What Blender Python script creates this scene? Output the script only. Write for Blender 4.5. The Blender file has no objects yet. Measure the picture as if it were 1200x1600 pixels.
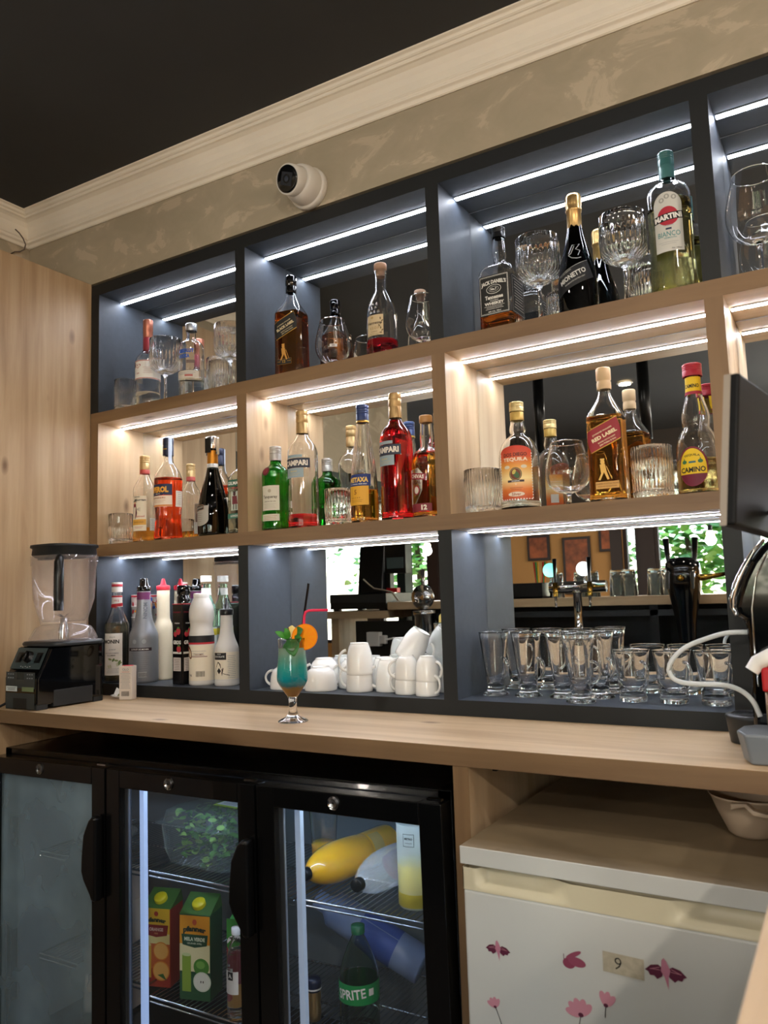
import bpy, math, random
from mathutils import Vector, Matrix
random.seed(7)
PI = math.pi
D = bpy.data
COL = bpy.context.scene.collection
ZO = 1.22                                   # counter-relative heights are lifted so the floor is z = 0

# ------------------------------------------------------------------ camera
def make_camera():
    cd = D.cameras.new('camera'); co = D.objects.new('camera', cd); COL.objects.link(co)
    r = Vector((0.8573, 0.5139, -0.0303)); f = Vector((-0.5091, 0.8541, 0.1059)); f.normalize()
    r = (r - f * r.dot(f)).normalized(); u = r.cross(f)
    m = Matrix((r, u, -f)).transposed().to_4x4()
    m.translation = Vector((2.0884, -1.6698, 0.0038 + ZO))
    co.matrix_world = m
    cd.sensor_fit = 'HORIZONTAL'; cd.sensor_width = 36.0; cd.lens = 36.0 * 1217.69 / 1200.0
    cd.clip_start = 0.02
    cd.dof.use_dof = True; cd.dof.focus_distance = 2.1; cd.dof.aperture_fstop = 8.0
    bpy.context.scene.camera = co
make_camera()
sc = bpy.context.scene
sc.view_settings.view_transform = 'Standard'; sc.view_settings.look = 'None'
sc.view_settings.gamma = 1.0; sc.view_settings.use_curve_mapping = False
sc.view_settings.exposure = 1.05
sc.cycles.max_bounces = 24; sc.cycles.transmission_bounces = 24; sc.cycles.glossy_bounces = 10; sc.cycles.transparent_max_bounces = 24

# ------------------------------------------------------------------ daylight sky
w = D.worlds.new('world'); sc.world = w; w.use_nodes = True
wn = w.node_tree.nodes; wn.clear()
wo = wn.new('ShaderNodeOutputWorld'); wb = wn.new('ShaderNodeBackground')
sky = wn.new('ShaderNodeTexSky'); sky.sky_type = 'NISHITA'; sky.sun_elevation = math.radians(50); sky.sun_disc = False
sky.sun_rotation = math.radians(120)
w.node_tree.links.new(sky.outputs[0], wb.inputs[0]); wb.inputs[1].default_value = 1.1
w.node_tree.links.new(wb.outputs[0], wo.inputs[0])

LED_POWER = 27.0
def lamp(kind, name, loc, power, color, size=0.1, rot=None, spot=None):
    l = D.lights.new(name, kind); l.energy = power; l.color = color
    if kind == 'AREA': l.shape = 'DISK'; l.size = size
    elif kind in ('POINT', 'SPOT'): l.shadow_soft_size = size
    if kind == 'SPOT': l.spot_size = spot or 2.0; l.spot_blend = .8
    o = D.objects.new(name, l); COL.objects.link(o); o.location = (loc[0], loc[1], loc[2] + ZO)
    if rot: o.rotation_euler = rot
    return o
WARM = (1.0, 0.91, 0.81)
GLOBES = [(1.37, -3.0, .31, 1, 'hanging globe lamp right of the pictures in the mirror'), (-.56, -3.0, .35, 1, 'hanging globe lamp seen left of the juicer in the mirror'), (2.9, -2.5, .85, 1.6, 'unseen fill globe lamp added near the right wall'), (3.4, -1.2, .9, .9, 'unseen fill globe lamp added beyond the side countertop'), (2.2, -3.6, .9, 1.5, 'unseen fill globe lamp added farthest from the bar')]  # last three globes are unseen, added to brighten crown and wall
FILL_DOWNLIGHTS = [(0.55, -1.25), (1.45, -1.25), (2.6, -1.1), (0.9, -3.1), (2.4, -3.1), (-1.2, -3.4), (3.6, -2.2)]  # unseen lamps added to give general warm light
FILL_DOWNLIGHT_POWER = 2.0
GLOBE_POWER = 18.0

# ------------------------------------------------------------------ materials
def lin(h):
    if not isinstance(h, str): return (*h[:3], 1.0)
    h = h.lstrip('#'); c = [int(h[i:i + 2], 16) / 255 for i in (0, 2, 4)]
    return tuple([(x / 12.92 if x <= .04045 else ((x + .055) / 1.055) ** 2.4) for x in c] + [1.0])
MC = {}
def mat(name, color='#808080', rough=.5, metal=0, trans=0, ior=1.45, emit=None, es=1.0, coat=0, spec=.5, alpha=1):
    if name in MC: return MC[name]
    m = D.materials.new(name); m.use_nodes = True; b = m.node_tree.nodes['Principled BSDF']; I = b.inputs
    I['Base Color'].default_value = lin(color); I['Roughness'].default_value = rough; I['Metallic'].default_value = metal
    I['Transmission Weight'].default_value = trans; I['IOR'].default_value = ior; I['Coat Weight'].default_value = coat
    I['Specular IOR Level'].default_value = spec
    if emit: I['Emission Color'].default_value = lin(emit); I['Emission Strength'].default_value = es
    MC[name] = m; return m
def paint(c):                                # printed ink or paper of a label
    return mat('ink ' + c, c, rough=.55)
def nodes(m): return m.node_tree.nodes, m.node_tree.links, m.node_tree.nodes['Principled BSDF']

def wood(name, axis, c1, c2, c3, rough=.45, knots=True):
    m = mat(name, c1, rough); N, L, b = nodes(m)
    tc = N.new('ShaderNodeTexCoord'); mp = N.new('ShaderNodeMapping'); s = [26.0, 26.0, 26.0]; s[axis] = 1.6
    mp.inputs['Scale'].default_value = s; L.new(tc.outputs['Object'], mp.inputs[0])
    n1 = N.new('ShaderNodeTexNoise'); n1.inputs['Scale'].default_value = 1.0; n1.inputs['Detail'].default_value = 7; n1.inputs['Roughness'].default_value = .62; n1.inputs['Distortion'].default_value = .35
    L.new(mp.outputs[0], n1.inputs['Vector'])
    mp2 = N.new('ShaderNodeMapping'); s2 = [7.0] * 3; s2[axis] = .8; mp2.inputs['Scale'].default_value = s2; L.new(tc.outputs['Object'], mp2.inputs[0])
    n2 = N.new('ShaderNodeTexNoise'); n2.inputs['Scale'].default_value = 1.0; n2.inputs['Detail'].default_value = 3; n2.inputs['Distortion'].default_value = 1.2; L.new(mp2.outputs[0], n2.inputs['Vector'])
    r1 = N.new('ShaderNodeValToRGB'); r1.color_ramp.elements[0].position = .32; r1.color_ramp.elements[1].position = .68
    r1.color_ramp.elements[0].color = lin(c2); r1.color_ramp.elements[1].color = lin(c1); L.new(n1.outputs['Fac'], r1.inputs[0])
    r2 = N.new('ShaderNodeValToRGB'); r2.color_ramp.elements[0].position = .35; r2.color_ramp.elements[1].position = .65
    r2.color_ramp.elements[0].color = (0, 0, 0, 1); L.new(n2.outputs['Fac'], r2.inputs[0])
    mx = N.new('ShaderNodeMix'); mx.data_type = 'RGBA'; mx.inputs['B'].default_value = lin(c3) if False else (0, 0, 0, 1)
    mx.inputs[7].default_value = lin(c3); L.new(r1.outputs[0], mx.inputs[6])
    ml = N.new('ShaderNodeMath'); ml.operation = 'MULTIPLY'; ml.inputs[1].default_value = .5; L.new(r2.outputs[0], ml.inputs[0]); L.new(ml.outputs[0], mx.inputs[0])
    out = mx.outputs[2]
    if knots:
        mp3 = N.new('ShaderNodeMapping'); s3 = [9.0] * 3; s3[axis] = 4.2; mp3.inputs['Scale'].default_value = s3; L.new(tc.outputs['Object'], mp3.inputs[0])
        v = N.new('ShaderNodeTexVoronoi'); v.inputs['Scale'].default_value = 1.0; L.new(mp3.outputs[0], v.inputs['Vector'])
        r3 = N.new('ShaderNodeValToRGB'); r3.color_ramp.elements[0].position = .03; r3.color_ramp.elements[1].position = .13
        r3.color_ramp.elements[0].color = (1, 1, 1, 1); r3.color_ramp.elements[1].color = (0, 0, 0, 1); L.new(v.outputs['Distance'], r3.inputs[0])
        k = N.new('ShaderNodeMix'); k.data_type = 'RGBA'; k.inputs[7].default_value = lin('#5a3a20'); L.new(out, k.inputs[6])
        m2 = N.new('ShaderNodeMath'); m2.operation = 'MULTIPLY'; m2.inputs[1].default_value = .75; L.new(r3.outputs[0], m2.inputs[0]); L.new(m2.outputs[0], k.inputs[0]); out = k.outputs[2]
    L.new(out, b.inputs['Base Color'])
    bp = N.new('ShaderNodeBump'); bp.inputs['Strength'].default_value = .06; bp.inputs['Distance'].default_value = .002; L.new(n1.outputs['Fac'], bp.inputs['Height']); L.new(bp.outputs[0], b.inputs['Normal'])
    return m
W = ('#c4a883', '#a48663', '#d5bd9a')
WOODX = wood('oak laminate grain along', 0, *W); WOODY = wood('oak laminate grain across', 1, *W); WOODZ = wood('oak laminate upright', 2, *W)
WOODE = wood('oak edge banding', 0, '#816546', '#6b5137', '#8b6f4e', knots=False); WOODEZ = wood('oak edge banding upright', 2, '#816546', '#6b5137', '#8b6f4e', knots=False)
DARK = mat('anthracite laminate', '#3d444d', .55, spec=.3)
def speckle(m, sc_, amt, bump=0, dist=.001):
    N, L, b = nodes(m); tc = N.new('ShaderNodeTexCoord'); n = N.new('ShaderNodeTexNoise'); n.inputs['Scale'].default_value = sc_; n.inputs['Detail'].default_value = 5
    L.new(tc.outputs['Object'], n.inputs['Vector']); base = b.inputs['Base Color'].default_value[:]
    r = N.new('ShaderNodeValToRGB'); r.color_ramp.elements[0].position = .3; r.color_ramp.elements[1].position = .7
    r.color_ramp.elements[0].color = [c * (1 - amt) for c in base[:3]] + [1]; r.color_ramp.elements[1].color = [min(1, c * (1 + amt)) for c in base[:3]] + [1]
    L.new(n.outputs['Fac'], r.inputs[0]); L.new(r.outputs[0], b.inputs['Base Color'])
    if bump:
        bp = N.new('ShaderNodeBump'); bp.inputs['Strength'].default_value = bump; bp.inputs['Distance'].default_value = dist; L.new(n.outputs['Fac'], bp.inputs['Height']); L.new(bp.outputs[0], b.inputs['Normal'])
    return m
speckle(DARK, 60, .06)
EDGE = speckle(mat('black edge banding', '#121516', .55), 80, .06)
CEIL = speckle(mat('charcoal ceiling paint', '#3b3c3b', .9), 3, .05)
CROWN = speckle(mat('cream moulding paint', '#efe6d2', .55), 8, .03)
def plaster():
    m = mat('venetian plaster', '#b3a384', .5); N, L, b = nodes(m)
    tc = N.new('ShaderNodeTexCoord'); mp = N.new('ShaderNodeMapping'); mp.inputs['Scale'].default_value = (4, 4, 6.5); mp.inputs['Rotation'].default_value = (0, .5, 0); L.new(tc.outputs['Object'], mp.inputs[0])
    n = N.new('ShaderNodeTexNoise'); n.inputs['Scale'].default_value = 1.7; n.inputs['Detail'].default_value = 8; n.inputs['Roughness'].default_value = .62; n.inputs['Distortion'].default_value = .7; L.new(mp.outputs[0], n.inputs['Vector'])
    r = N.new('ShaderNodeValToRGB'); e = r.color_ramp.elements; e[0].position = .40; e[0].color = lin('#a59a82'); e[1].position = .56; e[1].color = lin('#ac9f87')
    e2 = r.color_ramp.elements.new(.60); e2.color = lin('#bcae95')
    L.new(n.outputs['Fac'], r.inputs[0]); L.new(r.outputs[0], b.inputs['Base Color'])
    bp = N.new('ShaderNodeBump'); bp.inputs['Strength'].default_value = .25; bp.inputs['Distance'].default_value = .004; L.new(n.outputs['Fac'], bp.inputs['Height']); L.new(bp.outputs[0], b.inputs['Normal'])
    return m
PLASTER = plaster()
MIRROR = mat('mirror silver', '#e6e9e8', .0, metal=1)
LED = mat('led diffuser', '#ffffff', .5, emit='#eef2ff', es=LED_POWER)
ALU = mat('brushed aluminium', '#b9bcc0', .3, metal=1)
STEEL = mat('polished steel', '#c8c8c6', .14, metal=1)
CHROME = mat('chrome', '#e0e2e4', .05, metal=1)
BLACK = mat('black plastic', '#0c0d0e', .32); BGLOSS = mat('gloss black', '#050608', .08, coat=.5)
SATIN = mat('satin dark grey plastic', '#26292b', .4)
WHITEP = mat('white plastic', '#e4e2dc', .4)
PORC = mat('white porcelain', '#ecebe6', .12, coat=.4)
GLASS = mat('clear glass', '#ffffff', 0, trans=1, ior=1.5)
CRYSTAL = mat('cut crystal', '#ffffff', 0, trans=1, ior=1.52)
def tint(name, c, ior=1.36, rough=0): return mat(name, c, rough, trans=1, ior=ior)
def pane(name, haze=0.0, hc='#9fb0b4', gl=.05):
    if name in MC: return MC[name]
    m = D.materials.new(name); m.use_nodes = True; N = m.node_tree.nodes; L = m.node_tree.links; N.clear()
    o = N.new('ShaderNodeOutputMaterial'); t = N.new('ShaderNodeBsdfTransparent'); g = N.new('ShaderNodeBsdfGlossy'); g.inputs['Roughness'].default_value = .02
    lw = N.new('ShaderNodeLayerWeight'); lw.inputs[0].default_value = .5; pw = N.new('ShaderNodeMath'); pw.operation = 'POWER'; pw.inputs[1].default_value = 5; L.new(lw.outputs['Facing'], pw.inputs[0]); fr = N.new('ShaderNodeMath'); fr.operation = 'MULTIPLY_ADD'; fr.inputs[1].default_value = .9; fr.inputs[2].default_value = .04; L.new(pw.outputs[0], fr.inputs[0]); mx = N.new('ShaderNodeMixShader'); L.new(fr.outputs[0], mx.inputs[0]); L.new(t.outputs[0], mx.inputs[1]); L.new(g.outputs[0], mx.inputs[2])
    out = mx.outputs[0]
    if haze:
        d = N.new('ShaderNodeBsdfDiffuse'); d.inputs[0].default_value = lin(hc); tl = N.new('ShaderNodeBsdfTranslucent'); tl.inputs[0].default_value = lin(hc)
        a = N.new('ShaderNodeAddShader'); L.new(d.outputs[0], a.inputs[0]); L.new(tl.outputs[0], a.inputs[1])
        m2 = N.new('ShaderNodeMixShader'); L.new(out, m2.inputs[1]); L.new(a.outputs[0], m2.inputs[2])
        tc = N.new('ShaderNodeTexCoord'); n = N.new('ShaderNodeTexNoise'); n.inputs['Scale'].default_value = 5; n.inputs['Detail'].default_value = 3; L.new(tc.outputs['Object'], n.inputs['Vector'])
        mu = N.new('ShaderNodeMath'); mu.operation = 'MULTIPLY'; mu.inputs[1].default_value = haze * 2; L.new(n.outputs['Fac'], mu.inputs[0]); L.new(mu.outputs[0], m2.inputs[0]); out = m2.outputs[0]
    L.new(out, o.inputs[0]); MC[name] = m; return m

# ------------------------------------------------------------------ mesh builder
_txt = {}
def text_mesh(s, bold=0.0):
    key = (s, bold)
    if key not in _txt:
        c = D.curves.new('lettering', 'FONT'); c.body = s; c.resolution_u = 2; c.offset = bold; c.align_x = 'CENTER'; c.align_y = 'CENTER'
        o = D.objects.new('lettering', c); COL.objects.link(o)
        dg = bpy.context.evaluated_depsgraph_get(); me = o.evaluated_get(dg).to_mesh()
        vs = [tuple(v.co) for v in me.vertices]; fs = [tuple(p.vertices) for p in me.polygons]
        o.evaluated_get(dg).to_mesh_clear(); D.objects.remove(o); D.curves.remove(c)
        xs = [v[0] for v in vs] or [0]; ys = [v[1] for v in vs] or [0]
        cx, cy = (min(xs) + max(xs)) / 2, (min(ys) + max(ys)) / 2; hh = max(max(ys) - min(ys), 1e-6); ww = max(xs) - min(xs)
        _txt[key] = ([((v[0] - cx) / hh, (v[1] - cy) / hh) for v in vs], fs, ww / hh)
    return _txt[key]

class MB:
    def __init__(s): s.v = []; s.f = []; s.m = []; s.ms = []; s.sm = []
    def mi(s, m):
        if m not in s.ms: s.ms.append(m)
        return s.ms.index(m)
    def add(s, vs, fs, m, smooth=False):
        b = len(s.v); s.v += [tuple(v) for v in vs]; k = s.mi(m)
        for f in fs: s.f.append(tuple(i + b for i in f)); s.m.append(k); s.sm.append(smooth)
        return s
    def box(s, x0, x1, y0, y1, z0, z1, m):
        vs = [(x, y, z) for x in (x0, x1) for y in (y0, y1) for z in (z0, z1)]
        return s.add(vs, [(0, 1, 3, 2), (4, 6, 7, 5), (0, 4, 5, 1), (2, 3, 7, 6), (0, 2, 6, 4), (1, 5, 7, 3)], m)
    def prism(s, pts, axis, a, b, m, smooth=False):      # pts in the two other axes
        def P(p, t): q = list(p); q.insert(axis, t); return q
        n = len(pts); vs = [P(p, a) for p in pts] + [P(p, b) for p in pts]
        area = sum(pts[i][0] * pts[(i + 1) % n][1] - pts[(i + 1) % n][0] * pts[i][1] for i in range(n))
        fs = [(i, (i + 1) % n, n + (i + 1) % n, n + i) for i in range(n)] + [tuple(range(n))[::-1], tuple(range(n, 2 * n))]
        flip = (area < 0) != (axis == 1)
        if flip: fs = [f[::-1] for f in fs]
        return s.add(vs, fs, m, smooth)
    def lathe(s, prof, m, n=40, c=(0, 0), p=2, mod=None, close=False, smooth=True, sx=1, sy=1):
        rings = []; vs = []; fs = []
        for q in prof:
            r, z = q[0], q[1]; pp = q[2] if len(q) > 2 else p
            if r < 1e-6: rings.append([len(vs)]); vs.append((c[0], c[1], z)); continue
            ring = []
            for i in range(n):
                a = 2 * PI * i / n; ca, sa = math.cos(a), math.sin(a)
                k = r / ((abs(ca) ** pp + abs(sa) ** pp) ** (1 / pp)) if pp != 2 else r
                if mod: k *= mod(a, z)
                ring.append(len(vs)); vs.append((c[0] + k * ca * sx, c[1] + k * sa * sy, z))
            rings.append(ring)
        prs = list(zip(rings, rings[1:])) + ([(rings[-1], rings[0])] if close else [])
        for A, B in prs:
            if len(A) == 1 and len(B) == 1: continue
            for i in range(n):
                j = (i + 1) % n
                if len(A) == 1: fs.append((A[0], B[j], B[i]))
                elif len(B) == 1: fs.append((A[i], A[j], B[0]))
                else: fs.append((A[i], A[j], B[j], B[i]))
        return s.add(vs, fs, m, smooth)
    def tube(s, pts, r, m, n=10, caps=True):
        P = [Vector(p) for p in pts]; rs = r if isinstance(r, (list, tuple)) else [r] * len(P)
        vs = []; fs = []; up = None
        for i, p in enumerate(P):
            t = (P[min(i + 1, len(P) - 1)] - P[max(i - 1, 0)]).normalized()
            if up is None: up = Vector((0, 0, 1)) if abs(t.z) < .9 else Vector((1, 0, 0))
            a = t.cross(up).normalized(); up = a.cross(t).normalized()
            for k in range(n):
                an = 2 * PI * k / n; vs.append(p + (a * math.cos(an) + up * math.sin(an)) * rs[i])
        for i in range(len(P) - 1):
            for k in range(n):
                j = (k + 1) % n; fs.append((i * n + k, i * n + j, (i + 1) * n + j, (i + 1) * n + k))
        if caps: fs += [tuple(range(n)), tuple(range((len(P) - 1) * n, len(P) * n))[::-1]]
        return s.add(vs, [f[::-1] for f in fs], m, True)
    def ball(s, c, r, m, n=16, k=10):
        rr = r if isinstance(r, (tuple, list)) else (r, r, r); vs = []; fs = []
        for i in range(k + 1):
            ph = PI * i / k
            for j in range(n):
                th = 2 * PI * j / n; vs.append((c[0] + rr[0] * math.sin(ph) * math.cos(th), c[1] + rr[1] * math.sin(ph) * math.sin(th), c[2] + rr[2] * math.cos(ph)))
        for i in range(k):
            for j in range(n): jj = (j + 1) % n; fs.append((i * n + j, (i + 1) * n + j, (i + 1) * n + jj, i * n + jj))
        return s.add(vs, fs, m, True)
    def mapped(s, vs2, fs, S, e, m): return s.add([S(x, y, e) for x, y in vs2], fs, m)
    def rect(s, S, x, y, wd, hg, m, e=.0006, rot=0, nx=None, ny=None):
        nx = nx or max(2, int(wd / .004)); ny = ny or max(1, int(hg / .01)); ca, sa = math.cos(rot), math.sin(rot); vs = []
        for j in range(ny + 1):
            for i in range(nx + 1):
                a = (i / nx - .5) * wd; b = (j / ny - .5) * hg; vs.append((x + a * ca - b * sa, y + a * sa + b * ca))
        fs = [(j * (nx + 1) + i, j * (nx + 1) + i + 1, (j + 1) * (nx + 1) + i + 1, (j + 1) * (nx + 1) + i) for j in range(ny) for i in range(nx)]
        return s.mapped(vs, fs, S, e, m)
    def ell(s, S, x, y, a, b, m, e=.0008, n=28, a0=0, a1=2 * PI, rot=0):
        vs = [(x, y)]; K = 3; ca, sa = math.cos(rot), math.sin(rot)
        for k in range(1, K + 1):
            for i in range(n + 1):
                t = a0 + (a1 - a0) * i / n; p = a * k / K * math.cos(t); q = b * k / K * math.sin(t); vs.append((x + p * ca - q * sa, y + p * sa + q * ca))
        fs = [(0, 1 + i, 2 + i) for i in range(n)]
        for k in range(1, K):
            o0 = 1 + (k - 1) * (n + 1); o1 = 1 + k * (n + 1)
            fs += [(o0 + i, o1 + i, o1 + i + 1, o0 + i + 1) for i in range(n)]
        return s.mapped(vs, fs, S, e, m)
    def poly(s, S, pts, m, e=.0008): return s.mapped(pts, [tuple(range(len(pts)))], S, e, m)
    def text(s, S, t, x, y, h, m, e=.0011, rot=0, wd=None, bold=.015, arc=0):
        vs, fs, asp = text_mesh(t, bold); k = (wd / (asp * h)) if wd else 1.0; ca, sa = math.cos(rot), math.sin(rot); out = []
        for a, b in vs:
            a, b = a * h * k, b * h
            if arc: b -= arc * (a * a)
            out.append((x + a * ca - b * sa, y + a * sa + b * ca))
        return s.mapped(out, fs, S, e, m)
    def build(s, name, parent=None, bevel=0, seg=2, sub=0, auto=None):
        me = D.meshes.new(name); me.from_pydata(s.v, [], s.f)
        for m in s.ms: me.materials.append(m)
        me.polygons.foreach_set('material_index', s.m); me.polygons.foreach_set('use_smooth', s.sm); me.update()
        o = D.objects.new(name, me); COL.objects.link(o)
        if parent: o.parent = parent
        else: o.location.z = ZO
        if bevel:
            b = o.modifiers.new('bevel', 'BEVEL'); b.width = bevel; b.segments = seg; b.limit_method = 'ANGLE'; b.angle_limit = .7
        if sub: q = o.modifiers.new('sub', 'SUBSURF'); q.levels = sub; q.render_levels = sub
        return o

def tag(o, label, cat, group=None, kind=None):
    if label: o['label'] = label
    if cat: o['category'] = cat
    if group: o['group'] = group
    if kind: o['kind'] = kind
    return o
def thing(name, label, cat, loc=(0, 0, 0), rot=0, group=None, rx=0, ry=0):
    o = D.objects.new(name, None); COL.objects.link(o); o.empty_display_size = .02
    o.location = (loc[0], loc[1], loc[2] + ZO); o.rotation_euler = (rx, ry, rot)
    return tag(o, label, cat, group)
def dup(root, loc, rot=0, label=None, rx=0, ry=0, group=None):
    def cp(o, par):
        c = o.copy(); COL.objects.link(c)
        if par: c.parent = par
        for ch in [x for x in D.objects if x.parent == o]: cp(ch, c)
        return c
    r = cp(root, None); r.location = (loc[0], loc[1], loc[2] + ZO); r.rotation_euler = (rx, ry, rot)
    if label: r['label'] = label
    if group: r['group'] = group
    return r
def struct(mb, name, label=None, cat=None, **k): return tag(mb.build(name, **k), label, cat, kind='structure')

def flatS(origin, ux, uy, un):               # planar surface for printing
    o, ux, uy, un = Vector(origin), Vector(ux), Vector(uy), Vector(un)
    return lambda a, b, e: tuple(o + ux * a + uy * b + un * e)

# ------------------------------------------------------------------ room shell
FL = -1.22
PITCH, T = .63, .036
Z = dict(top=1.060, zc=1.0225, s1t=.6242, s1b=.5872, s2t=.1909, s2b=.1542, bt=-.2443, bb=-.28)
YM = .188
mb = MB(); mb.box(-4.1, 4.6, .215, .33, FL, 1.45, PLASTER); mb.box(-.40, 4.6, .0, .215, 1.068, 1.45, PLASTER)
struct(mb, 'wall_back', 'beige venetian plaster wall above the shelving unit', 'wall')
mb = MB(); mb.box(-.42, -.36, -.45, .22, FL, 1.45, PLASTER); mb.box(-.42, -.36, -2.4, -.45, .70, 1.45, PLASTER); mb.box(-.42, -.36, -2.4, -.45, .36, .70, mat('dark green board', '#23332d', .6)); mb.box(-.42, -.36, -2.4, -2.3, FL, .36, mat('dark green board'))
struct(mb, 'wall_left', 'beige plaster wall beside the tall oak panel', 'wall')
mb = MB(); mb.box(4.5, 4.6, -6.1, .3, FL, 1.5, mat('ochre wall paint', '#b98a52', .8)); struct(mb, 'wall_right', 'ochre wall at the right end of the room', 'wall')
mb = MB(); mb.box(-4.1, -4.0, -6.1, .3, FL, 1.5, mat('ochre wall paint')); struct(mb, 'wall_side', 'ochre walls around the seating area', 'wall')
mb = MB(); mb.add([(-4.1, -6.1, 1.37 + .07), (4.6, -6.1, 1.28 + .07), (4.6, .33, 1.283), (-4.1, .33, 1.453)], [(0, 1, 2, 3)], CEIL)
mb.add([(-4.1, -6.1, 1.6), (4.6, -6.1, 1.6), (4.6, .33, 1.6), (-4.1, .33, 1.6)], [(3, 2, 1, 0)], CEIL)
struct(mb, 'ceiling', 'flat dark charcoal ceiling', 'ceiling')
mb = MB(); mb.box(-4.1, 4.6, -6.1, .33, FL - .05, FL, speckle(mat('grey floor tile', '#6a625a', .35), 2, .1)); struct(mb, 'floor', 'grey tiled floor', 'floor')

# far wall with openings (windows) : X ranges left open between z -.55 and .62
OCH = mat('ochre wall paint'); WINF = mat('dark brown window frame', '#2e211c', .5)
opens = [(-3.9, -3.2), (-3.05, -2.35), (-2.2, -1.6), (-1.5, -.95), (.35, .49), (.62, 2.2), (2.4, 3.6)]
mb = MB(); zb_, zt_ = -.5, .66
mb.box(-4.1, 4.6, -5.1, -5.0, FL, zb_, OCH); mb.box(-4.1, 4.6, -5.1, -5.0, zt_, 1.6, mat('dark wall board', '#3a332c', .8))
xs = -4.1
for a, b in opens: mb.box(xs, a, -5.1, -5.0, zb_, zt_, OCH if a == .35 else WINF); xs = b
mb.box(xs, 4.6, -5.1, -5.0, zb_, zt_, OCH); mb.box(.25, .348, -5.0, -4.96, FL, zt_, WINF)
struct(mb, 'wall_far', 'far wall of the bar room with windows, seen in the mirrors', 'wall')
for i, (a, b) in enumerate(opens):
    mb = MB(); t = .035
    for q in ((a, a + t, zb_, zt_), (b - t, b, zb_, zt_), (a, b, zb_, zb_ + t), (a, b, zt_ - t, zt_)): mb.box(q[0], q[1], -5.08, -5.02, q[2], q[3], WINF)
    o = struct(mb, 'window_%d' % (i + 1), 'dark framed window in the far wall', 'window')
    g = MB(); g.box(a + t, b - t, -5.056, -5.05, zb_ + t, zt_ - t, pane('window glass')); g.build('window_pane', o)

# crown moulding : profile (out from wall, below ceiling)
prof = [(0, -.10), (.007, -.10), (.012, -.090), (.021, -.086), (.021, -.079), (.026, -.076), (.028, -.066), (.029, -.054), (.033, -.040), (.042, -.027), (.053, -.021), (.060, -.020), (.060, -.013), (.067, -.012), (.070, -.004), (.080, -.001), (.080, .01), (0, .01)]
def crown_sweep(name, A, B, outA, outB, za, zb, label):
    mb = MB(); n = len(prof); vs = []
    for (P, ou, zz) in ((A, outA, za), (B, outB, zb)):
        for d, h in prof: vs.append((P[0] + ou[0] * d, P[1] + ou[1] * d, zz + h))
    fs = [(i, (i + 1) % n, n + (i + 1) % n, n + i) for i in range(n)] + [tuple(range(n)), tuple(range(n, 2 * n))[::-1]]
    mb.add(vs, fs, CROWN); o = struct(mb, name, label, 'moulding')
    b = o.modifiers.new('bevel', 'BEVEL'); b.width = .002; b.segments = 2
    for p in o.data.polygons: p.use_smooth = False
    return o
ZCL = lambda x: 1.3765 - .0195 * (x + .36)
crown_sweep('trim_1', (-.36, 0), (4.5, 0), (1, -1), (0, -1), ZCL(-.36), ZCL(4.5), 'cream stepped crown moulding along the back wall')
crown_sweep('trim_2', (-.36, -2.4), (-.36, 0), (1, 0), (1, -1), ZCL(-.36), ZCL(-.36), 'cream stepped crown moulding over the left wall')

# tall oak panel at the left end
mb = MB(); mb.box(-.040, -.0205, -.33, -.0005, FL, 1.0665, WOODZ); mb.box(-.0405, -.020, -.331, -.33, FL, 1.0665, WOODEZ)
tag(mb.build('tall_panel'), 'tall upright oak panel at the left end of the counter', 'panel')
mb = MB(); mb.tube([(-0.322, -0.082, 1.313), (-0.318, -0.069, 1.303), (-0.322, -0.052, 1.292), (-0.325, -0.039, 1.274), (-0.335, -0.037, 1.259), (-0.345, -0.047, 1.25), (-0.354, -0.061, 1.247), (-0.354, -0.087, 1.224), (-0.354, -0.115, 1.192)], .0022, mat('grey cable', '#5e5144', .6))
tag(mb.build('ceiling_cable'), 'thin brown cable looping out of the left crown moulding', 'cable')

# ------------------------------------------------------------------ shelving unit
unit = thing('shelving_unit', 'built-in back bar shelving unit, dark frame with oak middle row and mirrored backs', 'shelving unit', (0, 0, 0))
XR = 2.52
def ub(name, args, m, bev=.0008): b = MB(); b.box(*args, m); return b.build(name, unit, bevel=bev)
def faced(name, x0, x1, z0, z1, body, edge, label=None):
    b = MB(); b.box(x0, x1, .0008, YM + .012, z0, z1, body); b.box(x0, x1, -.0002, .0008, z0, z1, edge)
    o = b.build(name, unit)
    if label: o['label'] = label
    return o
faced('top_board', -.018, XR, Z['zc'], Z['top'], DARK, EDGE)
faced('shelf_board', -.0185, XR, Z['s1b'], Z['s1t'], WOODX, WOODE, 'oak shelf board under the top row')
faced('shelf_board', -.0185, XR, Z['s2b'], Z['s2t'], WOODX, WOODE, 'oak shelf board under the middle row')
faced('base_board', -.018, XR, Z['bb'], Z['bt'], DARK, EDGE)
for k in range(5):
    x = k * PITCH; a, b_ = x - T / 2, x + T / 2
    if k == 0: a = -.0185
    faced('divider', a, b_, Z['s1t'], Z['zc'], DARK, EDGE); faced('divider', a, b_, Z['s2t'], Z['s1b'], WOODZ, WOODEZ, 'oak divider'); faced('divider', a, b_, Z['bt'], Z['s2b'], DARK, EDGE)
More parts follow.
